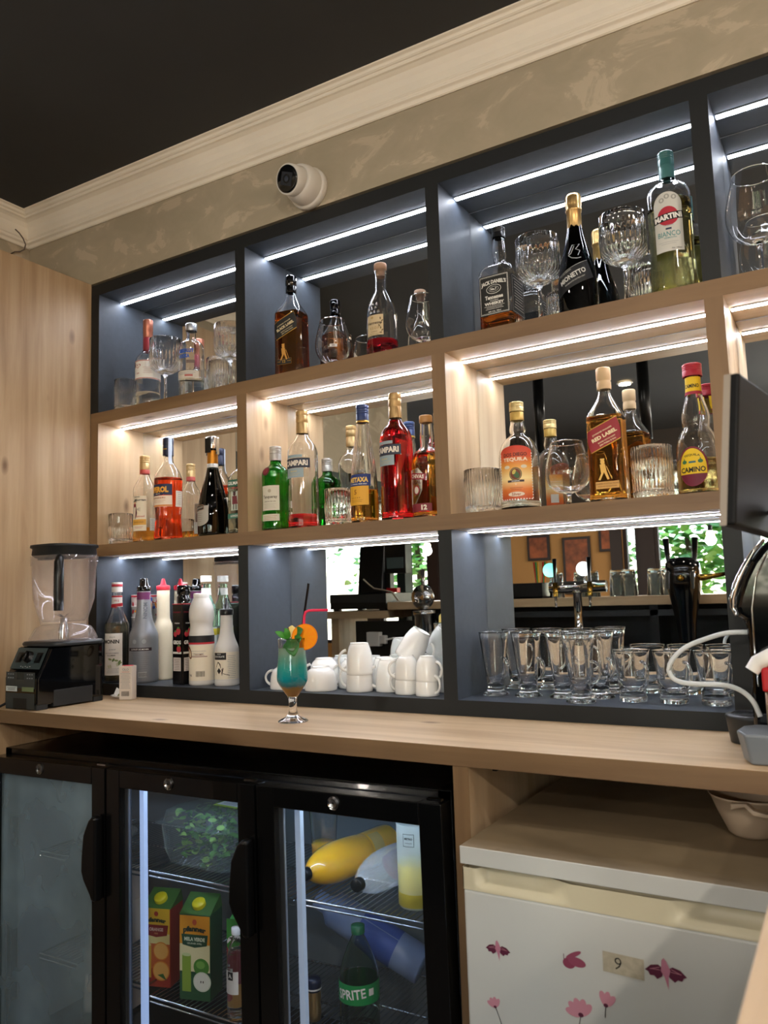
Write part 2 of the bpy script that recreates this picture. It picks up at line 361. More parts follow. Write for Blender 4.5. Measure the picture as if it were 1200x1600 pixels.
for k in range(4):
    a, b_ = k * PITCH + T / 2, (k + 1) * PITCH - T / 2
    for z0, z1 in ((Z['s1t'], Z['zc']), (Z['s2t'], Z['s1b']), (Z['bt'], Z['s2b'])):
        m = MB(); m.box(a + .0008, b_ - .0008, YM, YM + .004, z0 + .0005, z1 - .0012, MIRROR); m.box(a + .0004, b_ - .0004, YM - .0006, YM + .003, z1 - .0022, z1 - .0004, ALU); m.build('mirror', unit)
        m = MB(); m.box(a + .004, b_ - .004, .086, .102, z1 - .0032, z1, ALU); p = m.build('light_channel', unit)
        m = MB(); m.box(a + .004, b_ - .004, .0865, .1015, z1 - .0042, z1 - .0030, LED); m.build('light_strip', p)
# back panel of the unit
ub('back_panel', (-.018, XR, YM + .0125, YM + .02, Z['bb'], Z['top']), EDGE, 0)

# ------------------------------------------------------------------ counters
def rounded_counter(x0, x1, y0, y1, z0, z1, r=.006):
    m = MB(); m.box(x0, x1, y0, y1, z0, z1, WOODX); return m
m = MB(); m.box(-.0195, 2.62, -.329, .21, -.3155, -.28, WOODX); m.box(-.0195, 1.999, -.3305, -.329, -.3155, -.2802, WOODE)
tag(m.build('countertop', bevel=.0015), 'long oak back bar countertop', 'countertop')
m = MB(); m.box(2.0, 2.62, -1.42, -.3305, -.3155, -.28, WOODY)
tag(m.build('side_countertop', bevel=.0015), 'oak side countertop in the right foreground', 'countertop')
m = MB(); m.box(2.02, 2.60, -1.40, -.36, FL, -.3157, DARK); tag(m.build('side_cabinet'), 'dark cabinet under the side countertop', 'cabinet')
m = MB(); m.box(-.019, .013, -.325, .2, FL, -.3157, WOODZ); tag(m.build('end_panel'), 'oak support panel under the left end of the countertop', 'panel')
m = MB(); m.box(1.4215, 1.4525, -.328, .2, FL, -.3157, WOODZ); m.box(1.4213, 1.4527, -.3292, -.328, FL, -.3157, WOODEZ)
pn = tag(m.build('support_panel'), 'oak upright panel between the display cooler and the white fridge', 'panel')
m = MB(); m.box(1.4526, 1.462, -.22, -.19, -.345, -.3165, BLACK); br = m.build('angle_bracket', pn, bevel=.001)
# ------------------------------------------------------------------ ceiling lamps, the downlights added as unseen fill
DLL = ['left of the camera', 'nearest the camera', 'over the side countertop', 'behind the front bar, left', 'behind the front bar, right', 'over the leftmost tables', 'by the right wall']
def downlight(i, x, y):
    zc = 1.3765 - .0195 * (x + .36) - .003
    t = thing('fill_downlight', 'small round fill downlight added ' + DLL[i], 'ceiling light', (x, y, zc), group='added fill downlights')
    m = MB(); m.lathe([(.045, 0), (.052, -.004), (.045, -.008), (.038, -.004), (.038, 0)], WHITEP, 24); m.build('trim_ring', t)
    m = MB(); m.lathe([(0, -.005), (.036, -.005)], mat('warm fill lens', '#ffffff', emit='#ffd9a8', es=8), 24); m.build('lens', t)
    lamp('AREA', 'fill_downlight_glow', (x, y, zc - .012), FILL_DOWNLIGHT_POWER, WARM, .07)
for i, (x, y) in enumerate(FILL_DOWNLIGHTS): downlight(i, x, y)
for (x, y), lb in zip([(1.215, -2.15), (.635, -2.15)], ('black tube pendant lamp over the front bar, right one in the mirror', 'black tube pendant lamp over the front bar, left one in the mirror')):
    t = thing('pendant_lamp', lb, 'pendant lamp', (x, y, .78), group='black pendant lamps')
    m = MB(); m.lathe([(.026, 0), (.03, 0), (.03, .42), (0, .42)], BLACK, 24); m.build('shade', t)
    m = MB(); m.tube([(0, 0, .42), (0, 0, .72)], .003, BLACK, 6); m.build('cord', t)
GL = mat('warm globe bulb', '#ffffff', emit='#ffe0b4', es=20)
for x, y, z, k, lb in GLOBES:
    t = thing('globe_lamp', lb, 'pendant lamp', (x, y, z), group='hanging globe lamps in the seating area')
    m = MB(); m.ball((0, 0, 0), .024, GL, 24, 14); m.build('globe', t)
    m = MB(); m.tube([(0, 0, .024), (0, 0, 1.33 - .02 * x - z)], .003, BLACK, 6); m.lathe([(.014, .020), (.014, .055), (0, .058)], BLACK, 20); m.build('cord', t)
    lamp('POINT', 'globe_glow', (x, y, z - .036), GLOBE_POWER * k, WARM, .03)
# ------------------------------------------------------------------ bottles
def chaikin(P, it=2):
    for _ in range(it):
        Q = [P[0]]
        for a, b in zip(P, P[1:]):
            if abs(a[0] - b[0]) + abs(a[1] - b[1]) < .0025: Q += [a, b]; continue
            Q.append(tuple(a[i] * .75 + b[i] * .25 for i in range(3))); Q.append(tuple(a[i] * .25 + b[i] * .75 for i in range(3)))
        Q.append(P[-1]); P = Q
    return P
class Bottle:
    def __init__(s, name, label, loc, prof, glass, fill=None, liq=None, rot=0, wall=.0024, n=40, group=None, mod=None, cat='bottle', base=.007, soft=2, part='glass_body', open_=False):
        s.root = thing(name, label, cat, loc, rot, group); s.n = n
        P = chaikin([(q[0], q[1], q[2] if len(q) > 2 else 2.0) for q in prof], soft); s.P = P; s.flat = False
        m = MB(); zmin = base
        inner = [(max(r - wall, .002), z, p) for r, z, p in P if z > zmin + .001]
        if glass.name.startswith('opaque'):
            m.lathe([(0, P[0][1])] + P + [(0, P[-1][1])], glass, n, mod=mod)
        else:
            r0 = inner[0][0]
            m.lathe([(0, P[0][1])] + P + inner[::-1] + [(r0 * .96, zmin, inner[0][2]), (0, zmin + .003)], glass, n, mod=mod)
        m.build(part, s.root)
        if liq:
            L_ = [(inner[0][0] + .0003, zmin + .001, inner[0][2])] + [(r + .0003, z, p) for r, z, p in inner if z < fill]
            nx = [q for q in inner if q[1] >= fill]
            rl = L_[-1][0] if not nx else (L_[-1][0] + (nx[0][0] - L_[-1][0]) * (fill - L_[-1][1]) / max(nx[0][1] - L_[-1][1], 1e-5))
            m = MB(); m.lathe([(0, zmin + .0026), (r0 * .96, zmin + .0003, L_[0][2])] + L_ + [(rl, fill, L_[-1][2]), (0, fill)], liq, n); s.liq = m.build("liquid", s.root)
    def rp(s, z):
        P = s.P
        if z <= P[0][1]: return P[0][0], P[0][2]
        for a, b in zip(P, P[1:]):
            if a[1] <= z <= b[1] and b[1] > a[1]:
                t = (z - a[1]) / (b[1] - a[1]); return a[0] + (b[0] - a[0]) * t, a[2] + (b[2] - a[2]) * t
        return P[-1][0], P[-1][2]
    def S(s, off=0.0):
        def f(x, z, e):
            r, p = s.rp(z); a = (math.atan(x / r) if p > 3.5 else x / max(r, .004)) + off
            th = -PI / 2 + a; c, q = math.cos(th), math.sin(th)
            k = (r / ((abs(c) ** p + abs(q) ** p) ** (1 / p)) if p != 2 else r) + e
            return (k * c, k * q, z)
        return f
    def cap(s, prof, m, name='cap', label=None, n=28, mod=None, p=2):
        b = MB(); b.lathe(prof if prof[-1][0] == 0 else prof + [(0, prof[-1][1])], m, n, mod=mod, p=p); o = b.build(name, s.root)
        if label: o['label'] = label
        return o
    def lab(s, fn, name='label', off=0.0, label=None):
        b = MB(); fn(b, s.S(off)); o = b.build(name, s.root)
        if label: o['label'] = label
        return o
def ridged(r, z0, z1, ins=.0006, k=3):       # screw cap outline with pressed rings
    P = [(r, z0)]; h = z1 - z0
    for i in range(k): a = z0 + h * (.45 + .42 * i / k); P += [(r, a), (r - ins, a + .0008), (r - ins, a + .0016), (r, a + .0024)]
    return P + [(r, z1 - .0015), (r - .0015, z1), (0, z1)]
I = paint
WHT, CRM, BLK, RED, GLD = I('#e9e7e1'), I('#e6dcc6'), I('#14130f'), I('#b5202c'), mat('gold ink', '#b08a3c', .35, metal=.7)
NAVY, GRY, TEAL = I('#1a2547'), I('#8a8f94'), I('#4f8c8c')
def lines(b, S, x, y, w, n, dy, h, m, e=.001, jit=.3):
    for i in range(n): b.rect(S, x, y - i * dy, w * (1 - jit * ((i * 37) % 10) / 10), h, m, e, ny=1)

gClear, gSmoke = GLASS, mat('pale green glass', '#f6fbf8', 0, trans=1, ior=1.5)
WHISKY, AMBER = tint('whisky', '#d07a2c'), tint('golden rum', '#f0b04c')
s1, s2, s0 = Z['s1t'] + .0003, Z['s2t'] + .0003, Z['bt'] + .0003

# --- top row, first bay
B = Bottle('spirit_bottle', 'clear spirit bottle with copper cap and a red heart on its white label', (.172, .07, s1),
    [(.036, 0), (.0395, .004), (.0395, .01), (.0395, .155), (.0395, .165), (.030, .180), (.0165, .192), (.0145, .205), (.0145, .285)], gClear, .052, tint('clear spirit', '#f4f7f6'), rot=0.3)
B.cap([(.0155, .238), (.0155, .262), (.0162, .263), (.0162, .294), (.0155, .298), (0, .298)], mat('copper foil', '#b0705c', .3, metal=.6))
B.cap([(.0158, .190), (.0158, .238), (.0150, .2385)], mat('dark red sleeve', '#8e3037', .4), 'neck_sleeve')
def f(b, S):
    b.rect(S, 0, .124, .17, .062, WHT, ny=2); b.rect(S, 0, .153, .17, .0025, I('#a8483f'), .0008); b.rect(S, 0, .095, .17, .0025, I('#a8483f'), .0008)
    b.rect(S, -.036, .142, .018, .018, I('#5c3028'), .0008)
    pts = [(-.014 + .009 * math.sin(t) ** 3 * 1.3, .136 + .0085 * (.8125 * math.cos(t) - .3125 * math.cos(2 * t) - .125 * math.cos(3 * t) - .0625 * math.cos(4 * t))) for t in [2 * PI * i / 24 for i in range(24)]]
    b.poly(S, pts, I('#a8483f'), .0009); b.poly(S, [(-.014 + (x + .014) * .75, .136 + (y - .136) * .75) for x, y in pts], WHT, .0011)
    b.text(S, 'v', -.014, .1365, .006, I('#a8483f'), .0013); b.text(S, 'GIN', -.014, .112, .005, I('#a8483f')); lines(b, S, .02, .13, .03, 4, .006, .0012, I('#c9a9a2'))
B.lab(f)

B = Bottle('vodka_bottle', 'stubby clear vodka bottle with blue lettering and a silver cap', (.356, .08, s1),
    [(.036, 0), (.0395, .004), (.0395, .012), (.0395, .160), (.0395, .172), (.034, .186), (.017, .196), (.0145, .203), (.0145, .245)], gClear, .07, tint('clear spirit', '#f4f7f6'), rot=0.3)
B.cap([(.0175, .226), (.018, .228), (.018, .247), (.0165, .250), (0, .250)], mat('silver cap', '#b9bcc0', .35, metal=.9))
def f(b, S):
    blu = I('#1f55b5'); b.text(S, 'ABSOLUT', 0, .153, .0125, blu, wd=.052, bold=.05); b.text(S, 'VODKA', -.006, .136, .0125, blu, wd=.038, bold=.05)
    b.rect(S, .016, .118, .026, .010, I('#6d5a50')); b.rect(S, 0, .078, .085, .024, I('#d8cfc0'), ny=2); b.rect(S, 0, .090, .085, .001, BLK); b.rect(S, .01, .074, .025, .006, I('#b56058'), .0009)
    lines(b, S, .0, .084, .06, 2, .005, .0012, GRY)
B.lab(f, 'printed_label')

# --- top row, second bay: square whiskies
def walker(name, lab, loc, rot, h, rc, liq, capm, band, band2, word, txtc, figure, box):
    B = Bottle(name, lab, loc, [(.037, 0, 5.5), (.0405, .004, 6), (.0405, .012, 6), (.0395, .182 * h / .307, 6), (.0395, .196 * h / .307, 5), (.031, .212 * h / .307, 3), (.018, .235 * h / .307, 2.2), (.0138, .25 * h / .307, 2), (.0133, .27 * h / .307, 2), (.0133, h - .006, 2)], gClear, h * .628, liq, rot=rot, n=64)
    B.cap([(.0152, h - .050), (.0158, h - .048), (.0158, h - .034), (.0148, h - .032), (.0148, h - .029), (.0162, h - .027), (.0162, h - .003), (.015, h), (0, h)], capm, mod=lambda a, z: 1 + .012 * math.cos(24 * a))
    def f(b, S):
        r = .42; b.rect(S, 0, .148 * h / .307, .084, .050, GLD, .0006, rot=r); b.rect(S, 0, .148 * h / .307, .083, .0465, band, .0008, rot=r, nx=20, ny=8)
        b.text(S, word[0], -.003, .156 * h / .307, .0045, txtc, .0013, rot=r, wd=.046); b.text(S, word[1], .001, .147 * h / .307, .0085, txtc, .0013, rot=r, wd=.058, bold=.05)
        b.text(S, word[2], .006, .1375 * h / .307, .0030, txtc, .0013, rot=r, wd=.040); b.text(S, 'John Walker & Sons', .008, .1315 * h / .307, .005, txtc, .0013, rot=r, wd=.038)
    def clip(fn):
        def g(b, S): fn(b, lambda x, z, e: S(max(-.0395, min(.0395, x)), z, e))
        return g
    B.lab(clip(f), 'slanted_label')
    def f2(b, S):
        c = (-.006, .07); G = figure
        b.ell(S, c[0], c[1] + .018, .0045, .005, G, .0009); b.rect(S, c[0], c[1] + .024, .009, .0035, G, .0011); b.poly(S, [(c[0] - .006, c[1] + .013), (c[0] + .005, c[1] + .014), (c[0] + .008, c[1] - .004), (c[0] - .004, c[1] - .006)], G, .001)
        b.poly(S, [(c[0] - .003, c[1] - .005), (c[0] + .002, c[1] - .005), (c[0] - .006, c[1] - .022), (c[0] - .010, c[1] - .021)], G, .001); b.poly(S, [(c[0] + .002, c[1] - .004), (c[0] + .008, c[1] - .004), (c[0] + .013, c[1] - .02), (c[0] + .009, c[1] - .022)], G, .001)
        b.rect(S, c[0] + .013, c[1] - .006, .0012, .03, G, .001, rot=.35)
        box(b, S)
    B.lab(f2, 'lower_label'); return B
def bx1(b, S): b.rect(S, -.004, .044, .046, .0165, GLD); b.rect(S, -.004, .044, .045, .0155, BLK, .0009); b.text(S, '12', -.004, .0445, .009, GLD, .0012, bold=.05); b.text(S, 'AGED', -.019, .0445, .003, GLD, .0012); b.text(S, 'YEARS', .011, .0445, .003, GLD, .0012)
def bx2(b, S): b.rect(S, .002, .037, .050, .0155, I('#c99a52')); b.text(S, 'BLENDED SCOTCH WHISKY', .002, .040, .003, I('#7a4a1c'), .0012); b.text(S, 'PRODUCT OF SCOTLAND', .002, .034, .0025, I('#7a4a1c'), .0012)
walker('whiskey_bottle', 'square dark whisky bottle with slanted black label and black cap', (.757, .075, s1), .15, .307, 0, WHISKY, BGLOSS, BLK, GLD, ('JOHNNIE WALKER', 'BLACK LABEL', 'BLENDED SCOTCH WHISKY'), I('#cdbb94'), I('#c08a3a'), bx1)
B = Bottle('cognac_bottle', 'clear cognac bottle with wooden stopper and a little red drink left in it', (1.06, .075, s1),
    [(.038, 0), (.043, .004), (.0432, .014), (.0405, .12), (.039, .135), (.034, .156), (.024, .176), (.016, .19), (.0145, .205), (.0145, .240), (.0165, .243), (.0165, .250)], gClear, .052, tint('dark red spirit', '#a01828'), rot=0.35)
B.cap([(.0120, .232), (.0120, .251), (.0175, .252), (.0175, .266), (.0165, .268), (0, .268)], mat('pale wood stopper', '#b08c72', .6), 'stopper')
def f(b, S):
    b.rect(S, -.014, .087, .050, .056, I('#cdb890'), ny=4); b.text(S, 'Hennessy', -.014, .092, .0105, I('#3a2a20'), wd=.043, bold=.02); b.text(S, 'V.S.O.P', -.014, .079, .007, I('#a88a5a')); b.text(S, 'COGNAC', -.014, .069, .003, I('#7a6242'))
    for k in range(7): a = k * .8; b.ell(S, .004 + .004 * math.sin(a * 2), .065 + k * .0065, .0035, .0016, I('#6b5a38'), .001, rot=a)
    lines(b, S, -.014, .064, .03, 2, .003, .0006, I('#7a6242')); b.ell(S, -.02, .108, .004, .003, I('#b59a62'), .0009)
B.lab(f)
m = MB()
for k in range(9):
    a = -.5 + .1 * k; rr, _ = B.rp(.14); m.ball((rr * math.sin(a - .35), -rr * math.cos(a - .35), .135 + .012 * math.sin(k * 2.1)), .0035, GLASS, 8, 6)
m.build('embossed_grapes', B.root)

# --- top row, third bay
B = Bottle('whiskey_bottle', 'square black-labelled Tennessee whiskey bottle with black cap, nearly empty', (1.4, .082, s1),
    [(.040, 0, 6), (.0445, .004, 7), (.0445, .012, 7), (.0445, .145, 7), (.0445, .158, 6), (.038, .172, 4), (.022, .180, 2.4), (.0165, .186, 2), (.0160, .194, 2), (.0185, .212, 2), (.017, .228, 2), (.0135, .246, 2), (.0135, .270, 2)], gClear, .047, WHISKY, rot=-.02, n=64)
B.cap(ridged(.0165, .252, .279), BLACK, mod=lambda a, z: 1 + .008 * math.cos(40 * a))
JW_ = I('#dcdad2')
def frame(b, S, x0, x1, z0, z1, m, w=.0009, e=.0009):
    b.rect(S, (x0 + x1) / 2, z0, x1 - x0, w, m, e); b.rect(S, (x0 + x1) / 2, z1, x1 - x0, w, m, e); b.rect(S, x0, (z0 + z1) / 2, w, z1 - z0, m, e, nx=1); b.rect(S, x1, (z0 + z1) / 2, w, z1 - z0, m, e, nx=1)
def f(b, S):
    b.rect(S, 0, .094, .080, .100, BLK, .0006, nx=20); frame(b, S, -.037, .037, .047, .141, JW_); frame(b, S, -.0352, .0352, .049, .139, JW_, .0005)
    b.text(S, "JACK DANIEL'S", 0, .125, .013, JW_, wd=.064, bold=.05, arc=4.0)
    b.ell(S, 0, .1075, .019, .0115, JW_, .0010); b.ell(S, 0, .1075, .0176, .0102, BLK, .0012); b.ell(S, 0, .1075, .0125, .0068, JW_, .0013); b.ell(S, 0, .1075, .0118, .0061, BLK, .0014); b.text(S, 'No.7', 0, .1075, .006, JW_, .0017, bold=.05)
    b.text(S, 'Tennessee', 0, .088, .010, JW_, wd=.046, bold=.04); b.text(S, 'SOUR MASH', 0, .0795, .0028, JW_); b.text(S, 'WHISKEY', 0, .0725, .0075, JW_, wd=.050, bold=.05)
    lines(b, S, 0, .066, .052, 3, .0035, .0008, JW_); b.text(S, '40% VOL. 700ml', 0, .0525, .0035, JW_)
B.lab(f)
def f(b, S): b.rect(S, 0, .092, .078, .096, I('#1d2124'), .0006, nx=20); frame(b, S, -.035, .035, .047, .137, JW_, .0006); lines(b, S, 0, .130, .058, 11, .0072, .0012, JW_)
B.lab(f, 'side_label', off=PI / 2)
B = Bottle('prosecco_bottle', 'dark sparkling wine bottle with gold foil neck and slanted black label', (1.592, .08, s1),
    [(.038, 0), (.0445, .005), (.0455, .02), (.0455, .07), (.044, .105), (.038, .14), (.028, .175), (.020, .205), (.0155, .235), (.0150, .285), (.0165, .288), (.0165, .296)], tint('black glass', '#0a100c', 1.5), None, None)
B.cap([(.0172, .222), (.0165, .262), (.0185, .264), (.0190, .268), (.0175, .272), (.0185, .280), (.0185, .298), (.016, .305), (.008, .306), (0, .306)], mat('gold foil', '#c9a56a', .32, metal=.85), 'foil', mod=lambda a, z: 1 + .02 * math.cos(9 * a) + .01 * math.cos(23 * a + 90 * z))
def f(b, S):
    b.rect(S, -.002, .090, .098, .044, I('#1b1d20'), .0006, rot=.40, nx=26, ny=8); b.rect(S, -.002 - .0085, .090 + .0205, .098, .0008, I('#b9b9b4'), .001, rot=.40)
    b.text(S, 'MIONETTO', .0, .094, .0125, I('#cfcfca'), rot=.40, wd=.066, bold=.03); b.text(S, 'CUVEE SERGIO', -.016, .104, .0035, I('#a9a9a4'), rot=.4); b.text(S, 'SPUMANTE EXTRA DRY', .006, .082, .0035, I('#a9a9a4'), rot=.4)
B.lab(f, 'slanted_label')
m = MB(); S_ = B.S(.0)
for seq in ([(-.012, .150), (-.004, .172), (.012, .172), (.004, .160), (.014, .155), (.010, .143)], [(.0, .168), (-.006, .150), (-.012, .146), (-.004, .138), (.008, .135), (.017, .137)]): m.tube([S_(x + .004, z, .0008) for x, z in seq], .0009, mat('pale embossing', '#b9bcc0', .3), 6)
m.build('neck_emblem', B.root)
B = Bottle('vermouth_bottle', 'tall clear vermouth bottle with teal cap, pale green wine and a red disc label', (1.806, .07, s1),
    [(.041, 0), (.0470, .005), (.0475, .012), (.0455, .08), (.0458, .225), (.0450, .238), (.038, .252), (.022, .262), (.0162, .270), (.0155, .285), (.0155, .325)], gClear, .216, tint('bianco vermouth', '#faf3b0'), rot=0.3)
B.cap(ridged(.0172, .302, .335), mat('teal cap', '#3c6e6c', .35), mod=lambda a, z: 1 + .006 * math.cos(36 * a))
B.cap([(.0168, .272), (.0165, .303), (.016, .3035)], mat('teal sleeve', '#4b7c7a', .4), 'neck_sleeve')
def f(b, S):
    lb = I('#c9c8bf'); b.rect(S, -.010, .144, .060, .105, lb, .0006, nx=18, ny=10); b.ell(S, -.010, .1965, .030, .028, lb, .0006, a0=0, a1=PI)
    b.ell(S, -.010, .170, .0215, .0215, I('#b01f33'), .0009); b.rect(S, -.010, .168, .064, .0165, BLK, .0011, rot=.10, nx=20); b.text(S, 'MARTINI', -.010, .168, .0125, WHT, .0015, rot=.10, wd=.057, bold=.05)
    for dx, dz in ((-.017, .207), (-.006, .214), (.008, .211)): b.ell(S, dx - .004, dz, .0055, .0055, I('#9a9a92'), .0008); b.ell(S, dx - .004, dz, .0025, .0032, lb, .001)
    b.rect(S, -.010, .1415, .012, .004, NAVY, .0009); b.text(S, 'BIANCO', -.010, .130, .0115, TEAL, wd=.046, bold=.01); b.text(S, 'VERMOUTH', -.008, .121, .0035, TEAL); b.text(S, "L'APERITIVO", -.010, .149, .0028, GRY); b.text(S, '75cl  15%vol', .004, .097, .003, BLK); lines(b, S, -.012, .112, .04, 2, .004, .0005, GRY)
B.lab(f)
m = MB()
for k in range(22):
    z = .018 + k * .0027; r, _ = B.rp(z); m.lathe([(r - .0002, z), (r + .0012, z + .001), (r - .0002, z + .002)], gSmoke, 40)
m.build('ribbing', B.root)

# --- middle row, first bay
B = Bottle('rum_bottle', 'small golden rum bottle with gold cap and captain label', (.142, .085, s2),
    [(.034, 0), (.0370, .004), (.0370, .012), (.0370, .165), (.0365, .178), (.028, .196), (.016, .215), (.0135, .232), (.0135, .275)], gClear, .050, AMBER, rot=0.38)
B.cap(ridged(.0160, .240, .286), mat('pale gold cap', '#c0a06e', .35, metal=.5), mod=lambda a, z: 1 + .006 * math.cos(36 * a))
B.cap([(.0158, .226), (.0158, .240), (.015, .2405)], mat('red cap ring', '#b2463c', .4), 'neck_sleeve')
def f(b, S):
    b.rect(S, -.004, .095, .052, .112, CRM, nx=14, ny=8); b.text(S, 'Captain', -.010, .148, .007, BLK); b.text(S, 'Morgan', .001, .137, .0095, I('#2b2420'), wd=.038, bold=.03)
    b.ell(S, -.018, .122, .006, .007, I('#7a2030'), .0009); b.poly(S, [(-.024, .118), (-.012, .118), (-.008, .095), (-.014, .078), (-.026, .080)], I('#5b2333'), .0009); b.ell(S, -.017, .129, .004, .004, I('#d6a27f'), .001); b.poly(S, [(-.025, .132), (-.009, .131), (-.017, .139)], BLK, .0012)
    for k in range(5): b.rect(S, -.002, .108 + (k - 2) * .002, .012, .0006, I('#6a5a50'), .001, rot=(k - 2) * .25)
    b.text(S, 'Spiced', .002, .085, .008, I('#b04a3c'), wd=.028); b.rect(S, -.004, .067, .050, .018, I('#d9a441'), .0009, nx=12); b.text(S, 'SPICED GOLD', -.004, .067, .004, I('#7a3b1a')); lines(b, S, -.004, .052, .03, 2, .004, .001, I('#b04a3c'))
B.lab(f); B.lab(lambda b, S: (b.rect(S, 0, .06, .03, .04, I('#cdd3cb')), lines(b, S, 0, .074, .024, 5, .006, .001, GRY)), 'back_label', off=1.3)
B = Bottle('aperitif_bottle', 'bright orange-red aperitif bottle with navy cap and navy label', (.264, .07, s2),
    [(.039, 0), (.0435, .004), (.0435, .018), (.0400, .055), (.0395, .085), (.0432, .110), (.0435, .188), (.043, .200), (.034, .222), (.020, .240), (.0155, .252), (.0150, .270), (.0150, .315)], gClear, .197, tint('orange red aperitif', '#ff5a2c'), rot=0.15)
B.cap([(.0170, .270), (.0170, .300), (.0163, .3015), (.0163, .304), (.0170, .3055), (.0170, .324), (.0155, .327), (0, .327)], mat('navy cap', '#191f38', .35))
B.lab(lambda b, S: (b.rect(S, 0, .290, .012, .004, GLD, .0024)), 'cap_emblem')
def f(b, S):
    b.rect(S, -.006, .158, .092, .034, NAVY, nx=26); b.text(S, 'APEROL', -.006, .158, .019, I('#e6a437'), wd=.070, bold=.06); b.text(S, 'APERITIVO', -.006, .1445, .0028, WHT)
    b.rect(S, -.006, .122, .092, .034, I('#e9d9c6'), .0006, nx=26); b.rect(S, -.006, .108, .092, .005, I('#d98a4a'), .0008); b.text(S, 'BARBIERI', -.006, .132, .005, I('#b0704a'), wd=.05); lines(b, S, -.006, .124, .05, 2, .005, .0008, I('#c08a6a'))
B.lab(f); B.lab(lambda b, S: (b.rect(S, 0, .130, .030, .050, I('#e6dccb')), lines(b, S, 0, .15, .022, 7, .006, .001, GRY)), 'back_label', off=1.55)
B.lab(lambda b, S: b.rect(S, 0, .283, .010, .085, I('#b9c6d8'), .003, nx=3), 'tax_strip', off=1.0)
B = Bottle('prosecco_bottle', 'black sparkling wine bottle with steel stopper clip and amber foil neck', (.452, .07, s2),
    [(.038, 0), (.0440, .005), (.0455, .02), (.0455, .075), (.043, .105), (.034, .145), (.024, .18), (.0175, .205), (.0155, .225), (.0150, .27), (.0165, .273), (.0165, .282)], tint('black green glass', '#0b1409', 1.5))
B.cap([(.0165, .216), (.0160, .262), (.0160, .2622)], mat('amber foil', '#b5761c', .35, metal=.6), 'foil')
B.cap([(.0172, .205), (.0168, .222), (.016, .2225)], mat('silver collar', '#c9c9c6', .4, metal=.2), 'collar')
m = MB(); m.lathe([(.0195, .268), (.0200, .270), (.0200, .302), (.019, .305), (0, .305)], CHROME, 24)
for sx in (-1, 1): m.box(sx * .0195 - .002, sx * .0195 + .002, -.006, .006, .250, .300, CHROME)
m.box(-.011, .011, -.0215, -.019, .255, .300, BLACK); m.box(-.013, .013, -.006, .006, .303, .309, CHROME); m.build('stopper_clip', B.root, bevel=.001)
def f(b, S):
    g = I('#a9a49a'); b.rect(S, -.010, .072, .062, .040, g, .0012, nx=20, ny=5); b.ell(S, -.010, .052, .031, .020, g, .0012, a0=PI, a1=2 * PI)
    b.rect(S, -.014, .086, .040, .016, I('#2a2420'), .0018, rot=.15); frame(b, S, -.033, .005, .079, .094, I('#b98c6a'), .0008, .0022); b.text(S, 'PROSECCO', -.014, .086, .005, I('#cfc6ba'), .0024, rot=.15); lines(b, S, -.014, .070, .03, 5, .006, .0008, I('#7a746c'), .0018)
B.lab(f)
B = Bottle('gin_bottle', 'square clear gin bottle with green banner, half hidden behind the oak divider', (.571, .075, s2),
    [(.034, 0, 5), (.0375, .004, 6), (.0375, .012, 6), (.0375, .158, 6), (.0375, .168, 5), (.030, .184, 3), (.018, .196, 2), (.0150, .206, 2), (.0150, .262, 2)], gSmoke, .15, tint('clear spirit', '#f4f7f6'), n=64)
B.cap(ridged(.0175, .212, .274), BLACK)
def f(b, S):
    b.rect(S, 0, .150, .072, .020, I('#2f6350'), nx=18); b.text(S, "GILMAN'S", 0, .150, .0105, WHT, wd=.058, bold=.03); b.text(S, 'DRY GIN', 0, .135, .005, I('#c8505a'))
    b.rect(S, 0, .098, .034, .056, I('#b7c0b4'), .0006); b.ell(S, -.004, .118, .005, .006, I('#4b2a2c'), .001); b.rect(S, -.004, .124, .012, .003, BLK, .001); b.poly(S, [(-.012, .112), (.005, .112), (.008, .088), (-.012, .088)], I('#6d2a33'), .001); b.rect(S, -.007, .080, .003, .016, BLK, .001); b.rect(S, .002, .080, .003, .016, BLK, .001)
    b.rect(S, 0, .054, .070, .014, I('#3d7260'), nx=18); b.text(S, 'LONDON', 0, .054, .006, WHT)
B.lab(f)

# --- middle row, second bay
gGreen = tint('green glass', '#5fc268', 1.5)
B = Bottle('gin_bottle', 'green gin bottle with silver cap, red wax seal and cream label', (.702, .06, s2),
    [(.036, 0), (.0415, .004), (.0415, .012), (.0385, .08), (.0400, .155), (.0400, .166), (.034, .178), (.020, .187), (.0150, .194), (.0150, .236)], gGreen, .098, tint('green gin', '#dff5df'), rot=0.35)
B.cap(ridged(.0172, .202, .243), mat('silver grey cap', '#b7b3ac', .35, metal=.6), mod=lambda a, z: 1 + .006 * math.cos(36 * a))
B.lab(lambda b, S: (b.ell(S, 0, .168, .012, .012, I('#5c1722'), .002), b.ell(S, 0, .168, .008, .008, I('#7c2431'), .0026), b.text(S, 'T', 0, .168, .008, I('#4c1019'), .003)), 'wax_seal', off=-.45)
def f(b, S):
    c = I('#c9c3b2'); b.rect(S, -.006, .092, .056, .070, c, nx=18, ny=8); b.text(S, 'Tanqueray', -.006, .094, .011, I('#4a3f33'), wd=.044, bold=.02); b.ell(S, -.006, .112, .005, .005, I('#a59b86'), .0009); b.text(S, 'LONDON DRY GIN', -.006, .082, .003, I('#4a3f33')); lines(b, S, -.006, .075, .036, 4, .004, .0006, I('#8f866f'))
    b.rect(S, -.006, .037, .056, .019, c, nx=18); lines(b, S, -.006, .041, .044, 3, .0045, .0009, I('#a3733c'))
B.lab(f); B.lab(lambda b, S: (b.rect(S, 0, .075, .018, .020, WHT), b.rect(S, 0, .040, .020, .026, WHT)), 'back_label', off=1.55)
